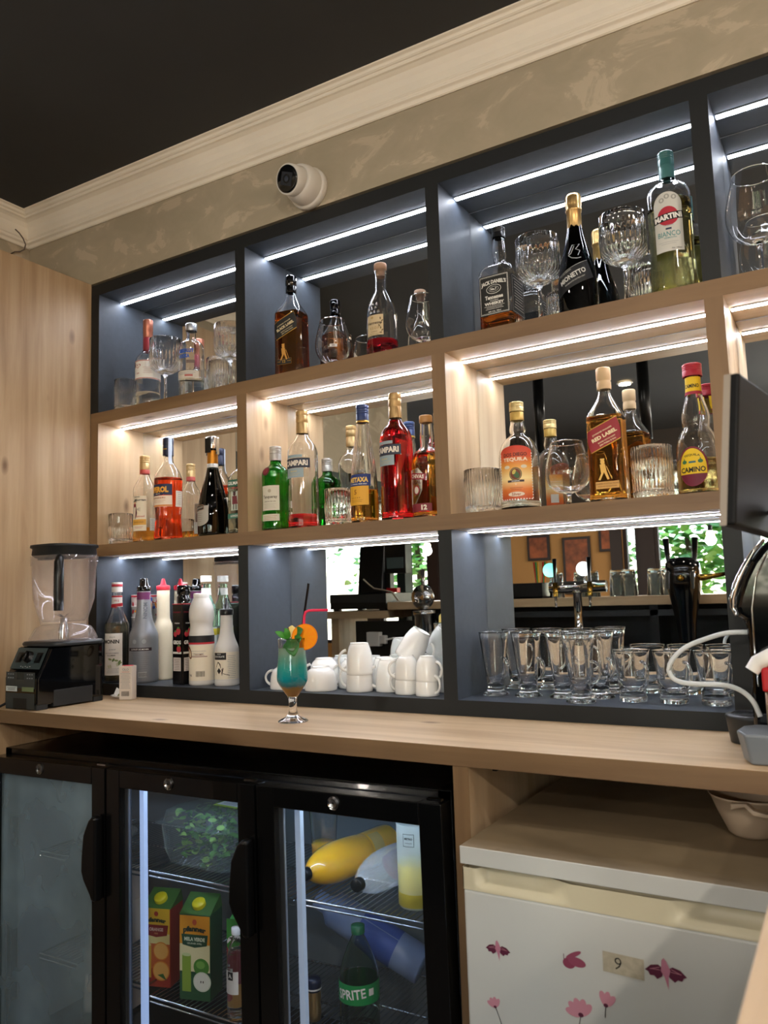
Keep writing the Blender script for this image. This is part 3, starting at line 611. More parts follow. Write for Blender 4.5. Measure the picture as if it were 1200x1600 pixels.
def campari(name, label, x, y, fill, sc_=1.0):
    B = Bottle(name, label, (x, y, s2), rot=.3 if fill < .1 else 0, prof=[(.038, 0), (.0425, .004), (.0425, .012), (.0425, .205), (.0420, .218), (.036, .235), (.024, .249), (.0158, .262), (.0150, .275), (.0150, .328)], glass=gClear, fill=fill, liq=tint('red bitter', '#f22430'), mod=lambda a, z: 1 + (.012 * max(0, min(1, (.128 - z) / .02)) * abs(math.cos(15 * a)) if .014 < z < .128 else 0), n=90)
    B.cap([(.0172, .268), (.0172, .296), (.0164, .2975), (.0164, .300), (.0172, .3015), (.0172, .318), (.0166, .319), (.0172, .320), (.0172, .331), (.0160, .334), (0, .334)], mat('bronze gold cap', '#a88a5c', .35, metal=.6))
    def f(b, S):
        b.rect(S, -.008, .180, .084, .027, I('#171a22'), .0010, nx=26); b.rect(S, -.008, .180, .083, .0245, I('#2b3142'), .0011, nx=26); b.text(S, 'CAMPARI', -.008, .180, .0155, I('#d9d0c4'), .0016, wd=.072, bold=.05)
        gl = I('#8fa0a6'); b.rect(S, -.012, .153, .056, .026, gl, .0010, nx=18); b.rect(S, -.012, .199, .050, .008, gl, .0010, nx=18); b.text(S, 'MILANO', -.012, .157, .004, I('#c9b06a'), .0014); lines(b, S, -.012, .150, .036, 2, .004, .0006, I('#c9b06a'), .0014)
    B.lab(f); return B
campari('bitter_bottle', 'nearly empty clear bitter bottle with gold cap and a finger of red at the bottom', .797, .062, .040)
B = Bottle('brandy_bottle', 'fluted cone-necked brandy bottle with blue cap and yellow label', (.999, .06, s2),
    [(.034, 0), (.0365, .004), (.0370, .012), (.0365, .095), (.0355, .110), (.0320, .150), (.026, .195), (.020, .235), (.0160, .265), (.0150, .275), (.0150, .310)], gClear, .088, AMBER, mod=lambda a, z: 1 + (.022 * abs(math.cos(13 * a)) * min(1, (z - .125) / .02) if .125 < z < .27 else 0), n=104, rot=0.15)
B.cap(ridged(.0172, .272, .318), mat('blue cap', '#22335e', .32), mod=lambda a, z: 1 + .006 * math.cos(36 * a))
B.cap([(.0176, .270), (.0176, .275), (.017, .2755)], mat('gold ring', '#b9954a', .3, metal=.8), 'cap_ring')
def f(b, S):
    b.rect(S, -.003, .113, .070, .031, I('#1d3270'), nx=20); b.text(S, 'METAXA', -.003, .1135, .0135, I('#d9b25a'), wd=.056, bold=.05); b.text(S, 'THE ORIGINAL GREEK SPIRIT', -.003, .102, .0026, WHT, wd=.05)
    b.rect(S, -.006, .072, .064, .050, I('#d9a12e'), nx=18, ny=6); b.text(S, '5', -.010, .081, .013, I('#8a5a12'), bold=.02)
    for k in range(5): b.text(S, '*', -.022 + k * .006, .066, .004, I('#8a5a12'))
    lines(b, S, -.008, .060, .036, 2, .004, .0007, I('#8a5a12'))
    b.poly(S, [(-.036, .050), (-.020, .054), (-.008, .050), (.006, .056), (.020, .052), (.026, .048), (-.036, .047)], I('#6d4a14'), .0009)
B.lab(f)
campari('bitter_bottle', 'full bright red bitter bottle with gold cap', 1.100, .06, .262)
B = Bottle('whisky_bottle', 'round-shouldered amber scotch bottle partly behind the oak divider', (1.184, .07, s2),
    [(.036, 0), (.0405, .004), (.0405, .012), (.0405, .125), (.0405, .145), (.034, .166), (.021, .178), (.0160, .186), (.0175, .205), (.0155, .232), (.0150, .245), (.0150, .250)], gClear, .165, AMBER)
B.cap([(.0168, .246), (.0172, .248), (.0172, .262), (.016, .265), (0, .265)], mat('tan cap', '#b0804a', .4))
def f(b, S):
    s_ = I('#c5bcae'); b.poly(S, [(-.040, .124), (-.006, .126), (.006, .112), (.004, .070), (-.020, .030), (-.042, .030)], s_, .0012); b.rect(S, -.010, .105, .050, .016, I('#8d2430'), .0018, rot=-.12); b.text(S, 'CHIVAS', -.010, .105, .010, I('#e0d6c4'), .0022, rot=-.12, wd=.040, bold=.03)
    b.text(S, 'REGAL', -.014, .090, .008, I('#6b3a2a'), .0018); b.ell(S, -.012, .070, .010, .012, I('#8d2430'), .0018); b.ell(S, -.012, .070, .007, .009, s_, .0021)
    b.rect(S, -.004, .026, .062, .020, I('#7b2530'), .0016, nx=18); b.text(S, '12', .008, .026, .013, I('#e0d6c4'), .0022, bold=.05)
B.lab(f)

# --- middle row, third bay
B = Bottle('tequila_bottle', 'round-shouldered clear tequila bottle with orange sunset label', (1.430, .068, s2),
    [(.043, 0), (.0475, .004), (.0480, .012), (.0480, .115), (.0475, .130), (.044, .150), (.034, .168), (.022, .178), (.0165, .184), (.0200, .193), (.0175, .204), (.0155, .215), (.0155, .255)], gClear, .02, tint('clear spirit', '#f4f7f6'), rot=0.25)
B.cap(ridged(.0172, .238, .261), mat('champagne gold cap', '#c9b37c', .35, metal=.6), mod=lambda a, z: 1 + .006 * math.cos(36 * a))
B.cap([(.0164, .216), (.0164, .236), (.016, .2365)], mat('gold neck band', '#b99a52', .4, metal=.5), 'neck_band')
SUN = D.materials.new('sunset print'); SUN.use_nodes = True; MC['sunset print'] = SUN
def _():
    N, L, b = nodes(SUN); b.inputs['Roughness'].default_value = .5; tc = N.new('ShaderNodeTexCoord'); sp = N.new('ShaderNodeSeparateXYZ'); r = N.new('ShaderNodeValToRGB'); mr = N.new('ShaderNodeMapRange')
    mr.inputs['From Min'].default_value = .02; mr.inputs['From Max'].default_value = .150; L.new(tc.outputs['Object'], sp.inputs[0]); L.new(sp.outputs[2], mr.inputs[0]); L.new(mr.outputs[0], r.inputs[0])
    e = r.color_ramp.elements; e[0].position = 0; e[0].color = lin('#b23a22'); e[1].position = 1; e[1].color = lin('#bf3a26')
    for p, c in ((.2, '#d9752c'), (.4, '#f4dc9c'), (.62, '#e09a3c'), (.8, '#cf4f2a')): q = e.new(p); q.color = lin(c)
    L.new(r.outputs[0], b.inputs['Base Color'])
_()
def f(b, S):
    b.rect(S, -.004, .078, .080, .112, SUN, .0006, nx=24, ny=14); b.ell(S, -.004, .134, .040, .016, SUN, .0006, a0=0, a1=PI)
    for k in range(17): z = .026 + k * .0065; b.rect(S, -.0435, z, .0025, .0030, WHT, .0010, nx=1); b.rect(S, .0355, z, .0025, .0030, WHT, .0010, nx=1)
    for k in range(12): b.rect(S, -.040 + k * .0066, .0235, .003, .0025, WHT, .0010, nx=1)
    b.text(S, 'DOS DIEGO', -.004, .128, .0085, I('#4a2018'), wd=.056, bold=.03); b.text(S, 'TEQUILA', -.004, .116, .010, I('#e9dcc4'), wd=.058, bold=.03)
    for dx in (-.024, .016): b.ell(S, dx, .099, .007, .004, I('#d6cbb4'), .0010)
    b.ell(S, -.004, .082, .0145, .0155, I('#3b3322'), .0010); b.ell(S, -.004, .082, .0130, .0140, I('#b5a06a'), .0012); b.ell(S, -.004, .082, .0120, .0130, I('#6f3a22'), .0014); b.ell(S, -.002, .080, .006, .009, I('#40603a'), .0016, rot=.6); b.ell(S, -.007, .087, .004, .006, I('#c9b25a'), .0016, rot=-.5)
    b.rect(S, -.004, .0655, .038, .005, I('#4a3a3a'), .0016); b.text(S, 'ORIGINAL', -.004, .0655, .003, WHT, .002); b.text(S, 'V', -.004, .058, .005, CRM); b.ell(S, -.004, .035, .019, .0055, I('#e0d0bc'), .001); b.text(S, 'Silver', -.004, .035, .007, I('#9a4a30'), .0014); lines(b, S, -.004, .050, .03, 2, .004, .0007, I('#7a3018'))
B.lab(f); B.lab(lambda b, S: (b.rect(S, 0, .066, .044, .084, SUN, .0006, nx=14), b.rect(S, 0, .046, .020, .022, WHT, .0009), lines(b, S, 0, .09, .034, 4, .006, .001, WHT)), 'back_label', off=2.5)
B = walker('whiskey_bottle', 'square amber whisky bottle with slanted red label and tan ribbed cap', (1.640, .07, s2), .08, .308, 0, AMBER, mat('tan wood cap', '#c9ac84', .5), I('#8f1f2a'), GLD, ('JOHNNIE WALKER', 'RED LABEL', 'BLENDED SCOTCH WHISKY'), I('#e3cfa8'), I('#e0b25a'), bx2)
B = Bottle('tequila_bottle', 'gourd-shaped tequila bottle with red cap and yellow oval label', (1.826, .085, s2),
    [(.040, 0), (.0440, .004), (.0440, .012), (.0440, .080), (.0430, .105), (.037, .130), (.029, .143), (.0265, .150), (.0290, .160), (.0290, .175), (.0240, .195), (.0175, .215), (.0155, .228), (.0150, .255), (.0150, .270)], gClear, .078, tint('gold tequila', '#f4dc9c'), rot=0.05)
B.cap(ridged(.0200, .259, .287), mat('crimson cap', '#a32033', .35), mod=lambda a, z: 1 + .006 * math.cos(36 * a))
def f(b, S):
    Y_ = I('#e8c220'); b.rect(S, 0, .239, .085, .036, Y_, .0008, nx=24, ny=3); b.rect(S, 0, .222, .085, .007, I('#a02a3c'), .0010, nx=24); b.text(S, 'CAMINO', -.002, .237, .0085, BLK, .0014, wd=.030, bold=.03)
B.lab(f, 'neck_label')
def f(b, S):
    Y_ = I('#e8c220'); M_ = I('#7d1c36'); b.ell(S, -.008, .060, .0310, .0420, M_, .0006); b.ell(S, -.008, .060, .0290, .0400, I('#6b1630'), .0009); b.ell(S, -.008, .056, .0278, .042, Y_, .0011, a0=0, a1=PI); b.rect(S, -.008, .052, .0556, .016, Y_, .0012, nx=16)
    b.text(S, 'CAMINO', -.008, .053, .0115, BLK, .0017, wd=.050, bold=.03); b.text(S, 'TEQUILA', -.008, .084, .0052, BLK, .0016, wd=.032, arc=12)
    for dx in (-.024, .008): b.ell(S, dx, .070, .005, .004, I('#2f6a44'), .0015); b.rect(S, dx, .074, .002, .006, I('#2f6a44'), .0015)
    b.rect(S, -.008, .069, .014, .004, I('#3a6b7a'), .0015)
B.lab(f, 'oval_label')
# ------------------------------------------------------------------ glassware
def shell(outer, inner, base_c=True): return [(0, outer[0][1])] + outer + inner[::-1]
def crystal_tumbler(r, h, style):
    m = MB(); n = 192
    if style == 'flute': mod = lambda a, z: 1 + (.045 * abs(math.cos(12 * a)) if .012 < z < h * .62 else 0)
    elif style == 'diamond': mod = lambda a, z: 1 + (.035 * abs(math.cos(20 * a + z * 500)) * (1 if z > h * .55 else 0) + .040 * abs(math.cos(16 * a)) * (1 if z <= h * .55 else 0) if .010 < z < h * .80 else 0)
    else: mod = lambda a, z: 1 + (.045 * abs(math.cos(12 * a + math.sin(z * 200) * 1.2)) if .008 < z < h * .75 else 0)
    out = [(r * .90, 0), (r * .94, .003)] + [(r * (.94 + .06 * k / 14), .003 + (h - .006) * k / 14) for k in range(1, 14)] + [(r, h - .001), (r - .0012, h)]
    inn = [(r * .82, .014), (r * .86, .020), (r * .90, h * .5), (r - .0026, h - .001)]
    m.lathe([(0, 0)] + out + inn[::-1] + [(0, .013)], CRYSTAL, n, mod=lambda a, z: mod(a, z) if True else 1)
    return m
def tumbler(loc, r, h, style, label, rot=0):
    o = crystal_tumbler(r, h, style).build('tumbler'); o.location = (loc[0], loc[1], loc[2] + ZO); o.rotation_euler.z = rot
    return tag(o, label, 'glass', 'cut crystal tumblers on the back bar')
tumbler((.088, .052, s1), .0365, .106, 'diamond', 'cut tumbler at the far left of the top shelf')
tumbler((.452, .105, s1), .0345, .116, 'flute', 'cut tumbler behind the coupe right of the blue-lettered vodka')
tumbler((1.524, .149, s1), .0325, .100, 'wave', 'cut tumbler behind the coupe beside the square black-labelled whiskey')
tumbler((1.740, .142, s1), .0340, .108, 'wave', 'cut tumbler behind the coupe beside the red disc vermouth')
tumbler((.070, .052, s2), .0400, .099, 'flute', 'short ribbed tumbler at the far left of the middle shelf')
tumbler((.908, .072, s2), .0385, .102, 'flute', 'ribbed tumbler between the nearly empty bitter and the blue-capped brandy')
tumbler((1.336, .062, s2), .0440, .107, 'diamond', 'diamond cut tumbler left of the orange-labelled tequila')
tumbler((1.735, .060, s2), .0430, .114, 'diamond', 'diamond cut tumbler between the red-label whisky and the gourd-shaped tequila')
def coupe(r, h, n=192):
    m = MB(); hb = h * .47
    mod = lambda a, z: 1 + (.05 * abs(math.cos(14 * a + (6 if z > h * .62 else 0))) if hb + .012 < z < h * .80 else (.012 * abs(math.cos(16 * a)) if h * .80 <= z < h * .90 else 0))
    out = [(.034, 0), (.035, .0015), (.028, .004), (.012, .008), (.0055, .018), (.0042, .045), (.0045, hb - .012), (.009, hb - .002), (r * .55, hb + .006), (r * .86, hb + .018)]
    out += [(r * (.93 + .05 * k / 8), hb + .026 + (h * .80 - hb - .026) * k / 8) for k in range(9)] + [(r * .985, h * .9), (r, h - .001), (r - .001, h)]
    inn = [(r * .50, hb + .014), (r * .80, hb + .026), (r * .90, hb + .036), (r * .93, h * .80), (r - .0022, h - .001)]
    m.lathe([(0, 0)] + out + inn[::-1] + [(0, hb + .012)], CRYSTAL, n, mod=mod); return m
def place(mesh_mb, name, loc, label, cat, group, rot=0):
    o = mesh_mb.build(name); o.location = (loc[0], loc[1], loc[2] + ZO); o.rotation_euler.z = rot; return tag(o, label, cat, group)
cg = 'cut crystal coupe glasses on the top shelf'
place(coupe(.050, .212), 'coupe_glass', (.262, .060, s1), 'tall-stemmed cut coupe left of the blue-lettered vodka', 'glass', cg)
place(coupe(.048, .200), 'coupe_glass', (.540, .055, s1), 'tall-stemmed cut coupe at the right end of the first top bay', 'glass', cg)
place(coupe(.052, .211), 'coupe_glass', (1.506, .058, s1), 'cut coupe between the square black-labelled whiskey and the gold-foil sparkling wine', 'glass', cg)
place(coupe(.052, .210), 'coupe_glass', (1.706, .056, s1), 'cut coupe between the gold-foil sparkling wine and the teal-capped vermouth', 'glass', cg)
def snifter(r, h, st):
    m = MB(); H = h - st
    prof = [(.46, .0), (.78, .10), (.95, .24), (1.0, .40), (.96, .56), (.86, .74), (.76, .90), (.71, 1.0)]
    out = [(r * .62, 0), (r * .63, .0015), (r * .4, .004), (.008, .008), (.0045, .014), (.0045, max(.016, st - .006)), (.010, st - .001)] + [(r * a, st + H * b + .001) for a, b in prof]
    inn = [(r * a - .0013, st + H * b + (.003 if b < .05 else .001)) for a, b in prof]
    P = chaikin([(a, b, 2.0) for a, b in out], 1); Q = chaikin([(a, b, 2.0) for a, b in inn], 1)
    m.lathe([(0, 0)] + P + Q[::-1] + [(0, st + .0045)], GLASS, 56); return m
o = place(snifter(.0510, .152, .030), 'brandy_snifter', (.886, .095, s1), 'balloon snifter right of the slanted black label whisky, with a small barcode sticker', 'glass', 'brandy snifters')
mb = MB(); S_ = lambda a, z, e: ((.0515 + e) * math.cos(-.95 + a / .051), (.0515 + e) * math.sin(-.95 + a / .051), z)
mb.rect(S_, 0, .066, .020, .008, paint('#d9d6d0'), .0008, ny=2)
for k in range(7): mb.rect(S_, -.004 + k * .0012, .066, .0006, .005, paint('#14130f'), .0012, nx=1, ny=1)
mb.build('barcode_sticker', o)
place(snifter(.0470, .145, .030), 'brandy_snifter', (1.188, .07, s1), 'balloon snifter at the right end of the second top bay', 'glass', 'brandy snifters')
place(snifter(.0520, .152, .035), 'brandy_snifter', (1.541, .085, s2), 'balloon snifter between the orange-labelled tequila and the red label whisky', 'glass', 'brandy snifters')
place(snifter(.0620, .228, .085), 'wine_glass', (1.978, .066, s1), 'large balloon wine glass in the fourth top bay', 'glass', 'large wine glasses')
place(snifter(.0600, .222, .085), 'wine_glass', (2.035, .075, s2), 'large balloon wine glass behind the black screen', 'glass', 'large wine glasses')

# ------------------------------------------------------------------ bottom row, first bay : syrups and sauces
B = Bottle('syrup_bottle', 'clear syrup bottle with white and red cap and long white label', (.0605, .045, s0),
    [(.034, 0), (.0375, .004), (.0375, .014), (.0375, .165), (.0370, .180), (.029, .200), (.020, .222), (.0155, .240), (.0150, .300)], gClear, .186, tint('pale syrup', '#e6ddb4'), rot=0.5)
B.cap(ridged(.0168, .283, .314), mat('white cap', '#d9d6d2', .4)); B.cap([(.0165, .300), (.0172, .3005), (.0172, .3075), (.0165, .308)], mat('red cap band', '#b02c3a', .4), 'cap_band')
def f(b, S): b.rect(S, 0, .254, .098, .036, WHT, .0008, nx=24); b.rect(S, 0, .241, .098, .010, RED, .0012, nx=24, rot=.1); b.rect(S, 0, .269, .098, .005, RED, .0012, nx=24); b.text(S, '1912', .004, .256, .006, RED, .0014)
B.lab(f, 'neck_label')
def f(b, S):
    b.rect(S, 0, .0885, .062, .130, WHT, nx=16, ny=8); b.text(S, 'MONIN', -.004, .128, .0125, I('#2a2622'), wd=.050, bold=.04); b.text(S, 'Sirop de', 0, .142, .005, GRY); b.text(S, 'LE SIROP', 0, .103, .004, GRY); b.text(S, 'DE CONCOMBRE', -.002, .092, .004, GRY); b.text(S, 'CUCUMBER', -.004, .085, .004, BLK)
    for k in range(9): b.ell(S, .006 + .018 * math.cos(k * 1.7), .062 + .012 * math.sin(k * 2.3), .006, .003, I(['#8fa06a', '#6d8550', '#c9cbb0'][k % 3]), .0008 + .0001 * k, rot=k)
    lines(b, S, 0, .044, .04, 4, .004, .0007, GRY)
B.lab(f)
# stacked printed paper cups
t = thing('paper_cup_stack', 'stack of brightly printed paper cups at the back of the first bottom bay', 'paper cups', (.056, .150, s0))
m = MB(); colr = ['#2a4fa8', '#c2303f', '#e6d9cf', '#d98a2c', '#5a8ac0']
for k in range(6):
    z0 = .0 + k * .0360
    m.lathe([(0, z0 + .001), (.029, z0), (.0325, z0 + .09), (.0335, z0 + .0905), (.0335, z0 + .0925), (.0322, z0 + .093), (.0285, z0 + .003), (0, z0 + .003)], WHITEP, 32)
m.build('cup_stack_body', t)
m = MB(); SS = lambda a, z, e: ((.0295 + (z - .18) * .0365 + e) * math.cos(-PI / 2 + a / .031), (.0295 + (z - .18) * .0365 + e) * math.sin(-PI / 2 + a / .031), z)
random.seed(5)
m.rect(SS, 0, .230, .190, .066, paint('#c9b9b4'), .0006, nx=40, ny=4)
for k in range(46): m.ell(SS, random.uniform(-.09, .09), random.uniform(.202, .258), random.uniform(.004, .013), random.uniform(.003, .009), paint(colr[k % 5]), .0008 + .00005 * k, rot=random.uniform(0, 3), n=10)
m.rect(SS, 0, .268, .192, .006, paint('#b8303f'), .0009, nx=40); m.build('printed_sleeve', t)
opS = mat('opaque pearl grey plastic', '#85888e', .34, metal=.35)
B = Bottle('puree_bottle', 'pearl grey puree bottle with black pump nozzle and purple collar', (.153, .072, s0),
    [(.042, 0), (.0455, .004), (.0455, .012), (.0450, .135), (.0440, .150), (.034, .172), (.026, .200), (.0215, .235), (.0205, .262), (.0205, .284)], opS, rot=0.5)
B.cap([(.0215, .283), (.0222, .286), (.0222, .296), (.0200, .298), (.0150, .300), (.0125, .320), (.0110, .323), (0, .323)], BGLOSS, 'nozzle')
def f(b, S): b.rect(S, 0, .268, .135, .023, I('#6a2a5c'), nx=34); b.poly(S, [(.006, .2565), (.030, .2565), (.030, .272)], WHT, .001); b.text(S, 'MONIN', .012, .222, .012, I('#5f666e'), rot=-PI / 2, wd=.05, bold=.03)
B.lab(f, 'neck_label')
def f(b, S):
    b.rect(S, .0, .103, .080, .010, I('#2a1620'), nx=22); b.text(S, 'LE FRUIT DE MONIN', .002, .103, .0045, WHT, .0012); lines(b, S, .002, .092, .06, 9, .006, .0010, I('#6a6e74')); b.rect(S, .012, .026, .026, .016, I('#b9bbbd')); 
    for k in range(12): b.rect(S, .001 + k * .0021, .026, .0010, .013, BLK, .0011, nx=1, ny=1)
    for dx in (-.014, .016): b.ell(S, dx, .127, .0085, .0085, I('#7a7e84')); b.ell(S, dx, .127, .0070, .0070, I('#9a9ea4'), .0009)
B.lab(f)
B = Bottle('squeeze_bottle', 'cream squeeze bottle with red flip cap behind the pearl grey bottle', (.157, .150, s0),
    [(.028, 0), (.0300, .003), (.0300, .010), (.0300, .150), (.0290, .172), (.0220, .190), (.0205, .200), (.0205, .285)], mat('opaque cream plastic', '#d9cdb2', .4), soft=1)
B.cap([(.0215, .285), (.0222, .287), (.0222, .297), (.0210, .300), (.010, .303), (.0045, .322), (.003, .323), (0, .323)], mat('red flip cap', '#cf3040', .35))
t = thing('syrup_carton', 'tall black square bottle with strawberries printed on it and a black cap', 'bottle', (.333, .066, s0), -.12)
m = MB(); m.box(-.0240, .0240, -.0240, .0240, 0, .238, mat('gloss black carton', '#0d0c0e', .2)); m.build('body', t, bevel=.003)
m = MB(); m.box(-.0243, .0243, -.0243, .0243, .2380, .2405, mat('red rim', '#c0303c', .4)); m.build('red_rim', t, bevel=.001)
m = MB(); m.lathe([(.019, .2405), (.019, .262), (.0165, .264), (.0165, .268), (.0195, .270), (.0195, .292), (.018, .296), (0, .296)], BGLOSS, 28); m.build('cap', t)
m = MB()
for S in (flatS((0, -.0241, 0), (1, 0, 0), (0, 0, 1), (0, -1, 0)), flatS((.0241, 0, 0), (0, 1, 0), (0, 0, 1), (1, 0, 0))):
    m.text(S, 'STRAWBERRY', 0, .215, .0045, paint('#8d2434'), .0004, wd=.038); m.text(S, 'PREMIUM', 0, .182, .0040, WHT, .0004)
    for (x, z, k) in ((.006, .158, .010), (-.008, .150, .008), (.008, .105, .010)):
        m.ell(S, x, z, k, k * 1.1, paint('#c03a44'), .0004); m.ell(S, x, z + k, k * .6, .003, paint('#4f7a3c'), .0006)
    m.text(S, 'GROG', 0, .125, .012, WHT, .0006, wd=.036, bold=.05); m.rect(S, 0, .094, .040, .006, WHT, .0004, nx=1); m.rect(S, 0, .060, .036, .040, paint('#cfc6c0'), .0004, nx=1, ny=1); lines(m, S, 0, .074, .028, 7, .005, .0008, BLK, .0006)
m.build('printed_label', t)
opW = mat('opaque white plastic', '#d6d2cb', .35)
B = Bottle('topping_bottle', 'white wasp-waisted topping bottle with black and red band', (.402, .071, s0),
    [(.034, 0), (.0375, .003), (.0375, .011), (.0365, .016), (.0370, .120), (.0375, .150), (.0330, .165), (.0330, .182), (.0370, .192), (.0370, .222), (.0310, .240), (.0230, .256), (.0225, .262)], opW, rot=0.2)
B.cap([(.0240, .258), (.0240, .268), (.022, .270), (0, .270)], WHITEP)
def f(b, S):
    b.rect(S, 0, .135, .200, .020, I('#1c1a1c'), nx=50); b.rect(S, 0, .1225, .200, .006, I('#b52a35'), .0006, nx=50); b.rect(S, 0, .066, .150, .104, CRM, nx=40, ny=6); b.ell(S, -.022, .096, .010, .020, I('#6a4028'), .0009, rot=.4); b.ell(S, -.020, .094, .006, .013, I('#d9c6a6'), .0012, rot=.4)
    lines(b, S, .010, .100, .045, 3, .006, .0010, GRY); b.rect(S, .012, .084, .050, .002, I('#6a2a35'), .0009); b.text(S, 'CARAMEL', .012, .090, .005, I('#6a4028'))
    for k in range(12): b.rect(S, .004 + k * .0022, .034, .0011, .016, BLK, .0011, nx=1, ny=1)
    b.text(S, '1 kg', -.018, .030, .008, BLK)
B.lab(f)
B = Bottle('sauce_bottle', 'cream sauce bottle with thin black dispenser nozzle and drawn cocoa picture', (.489, .085, s0),
    [(.034, 0), (.0365, .003), (.0365, .012), (.0350, .016), (.0355, .095), (.0340, .112), (.024, .135), (.0185, .160), (.0175, .205)], opW, rot=0.45)
B.cap([(.0195, .203), (.0200, .205), (.0200, .219), (.0180, .221), (.0100, .222), (.0090, .234), (.0045, .236), (.0035, .253), (.002, .254), (0, .254)], BLACK, 'dispenser_cap')
def f(b, S):
    b.rect(S, 0, .058, .110, .078, CRM, nx=30, ny=4); b.rect(S, -.014, .085, .044, .020, I('#1c1a18'), .0009); b.text(S, 'CHOCOLATE', -.014, .084, .005, WHT, .0013, wd=.034); b.text(S, 'SAUCE', -.014, .091, .003, WHT, .0013)
    b.poly(S, [(-.026, .030), (-.004, .030), (.0, .050), (-.012, .066), (-.018, .070), (-.024, .058), (-.029, .046)], I('#3a2418'), .0009); b.ell(S, -.014, .043, .009, .011, CRM, .0012); b.poly(S, [(-.014, .034), (-.007, .043), (-.014, .052), (-.021, .043)], I('#1c1a18'), .0014); lines(b, S, .024, .086, .026, 13, .0052, .0009, GRY); b.rect(S, .008, .033, .020, .0015, I('#3a2418'), .001, rot=-.3)
B.lab(f)
B = Bottle('soda_bottle', 'clear bottle with white cap behind the white wasp-waisted bottle', (.346, .150, s0),
    [(.029, 0), (.0315, .004), (.0315, .012), (.0315, .205), (.029, .225), (.019, .250), (.0145, .265), (.0140, .300)], tint('pale aqua glass', '#d8efe8', 1.5), .22, tint('water', '#eef6f4', 1.33))
B.cap(ridged(.0175, .306, .325), WHITEP); B.lab(lambda b, S: (b.rect(S, 0, .275, .086, .022, WHT, .0008, nx=20)), 'neck_label'); B.lab(lambda b, S: (b.rect(S, 0, .120, .190, .090, I('#cfd8d2'), nx=40, ny=4), b.rect(S, 0, .15, .19, .02, I('#c9b92c'), .0009, nx=40), b.text(S, 'SODA', 0, .12, .014, GRY)), 'label')

# salt box and saucer on the counter
t = thing('salt_box', 'small white cardboard carton with red top standing beside the blender', 'box', (.222, -.050, Z['bb'] + .0003), .35)
m = MB(); m.box(-.0205, .0205, -.014, .014, 0, .098, mat('white card', '#ddd2c4', .6)); m.build('carton', t, bevel=.0015)
m = MB(); m.lathe([(.018, 0), (.018, .0015), (0, .0015)], mat('red lid', '#c42838', .4), 28, sx=1, sy=.6); c = m.build('lid', t); c.location = (0, 0, .0980)
m = MB(); S = flatS((0, -.0141, 0), (1, 0, 0), (0, 0, 1), (0, -1, 0)); m.text(S, 'OLO', 0, .088, .007, GRY, .0003); m.rect(S, 0, .081, .024, .001, RED, .0003, nx=1); lines(m, S, 0, .076, .032, 11, .0042, .0009, GRY, .0003)
for k in range(12): m.rect(S, -.012 + k * .0021, .018, .0011, .014, BLK, .0003, nx=1, ny=1)
m.build('print', t)
t = thing('saucer', 'small white saucer holding a paper wrapper behind the blender', 'saucer', (.172, -.030, Z['bb'] + .0003))
m = MB(); m.lathe([(0, 0), (.018, 0), (.032, .008), (.033, .0095), (.031, .009), (.018, .003), (0, .003)], PORC, 32); m.build('dish', t)
m = MB(); m.add([(-.012, -.018, .012), (.014, -.02, .007), (.020, .004, .030), (-.004, .008, .040), (.0, .014, .01)], [(0, 1, 2, 3), (3, 2, 4)], mat('olive wrapper', '#77773c', .5)); m.add([(-.010, -.021, .012), (.006, -.024, .008), (.012, -.012, .024), (-.008, -.012, .032)], [(0, 1, 2, 3)], WHITEP)
q = m.build('wrapper', t); s_ = q.modifiers.new('s', 'SOLIDIFY'); s_.thickness = .0012

# ------------------------------------------------------------------ bottom row, second bay : upside-down cups
def cup_mesh(R, r, h, wl=.003):               # built upside down: rim (R) on the shelf, foot (r) on top
    m = MB(); P = [(R - wl * .6, 0), (R, .0012), (R * .985, h * .30), (R * .93, h * .62), (R * .80, h * .84), (r * 1.08, h * .93), (r, h * .955), (r, h), (r - .0025, h), (r - .004, h * .955)]
    P = chaikin([(a, b, 2.0) for a, b in P], 1); Q = chaikin([(a, b, 2.0) for a, b in [(R - wl, .0012), (R * .985 - wl, h * .30), (R * .92 - wl, h * .60), (R * .76 - wl, h * .82), (r * .7, h * .90)]], 1)
    m.lathe([(0, h * .95)][:0] + [(a, b) for a, b, _ in Q[::-1]][::-1][:0] + [(0, h * .905)] + [(a, b) for a, b, _ in Q[::-1]] + [(a, b) for a, b, _ in P] + [(0, h * .953)], PORC, 40)
    m.f = [f[::1] for f in m.f]; return m
def cup_handle(R, h, k):
    m = MB(); pts = []
    for i in range(13):
        a = -1.45 + 2.9 * i / 12; pts.append((R * .93 + k * .95 * math.cos(a) - .001, 0, h * .45 + h * .33 * math.sin(a)))
    m.tube(pts, [.0042 - .0010 * math.sin(PI * i / 12) for i in range(13)], PORC, 10); return m
def make_cup(name, label, loc, rot, R, r, h, k, group, rx=0, ry=0):
    t = thing(name, label, 'cup', loc, rot, group, rx, ry); cup_mesh(R, r, h).build('bowl', t); cup_handle(R, h, k).build('handle', t); return t
Gc = 'upside-down white cups on the dark shelf'
big = make_cup('coffee_cup', 'wide white cup upside down directly behind the cocktail glass, handle sticking out left', (.722, .066, s0), PI * 1.02, .0440, .024, .062, .030, Gc)
dup(big, (.843, .062, s0), -2.6, 'wide white cup upside down just right of the cocktail glass')
bk = make_cup('coffee_cup', 'deep white cup upside down at the mirror behind the cocktail glass', (.800, .140, s0), 3.44, .0430, .025, .078, .022, Gc)
dup(bk, (.897, .142, s0), 3.5, 'deep white cup upside down at the mirror, second from the left')
sm = make_cup('tea_cup', 'white mug upside down under another at the left of the mugs', (.958, .075, s0), PI * 1.05, .0355, .024, .082, .024, Gc)
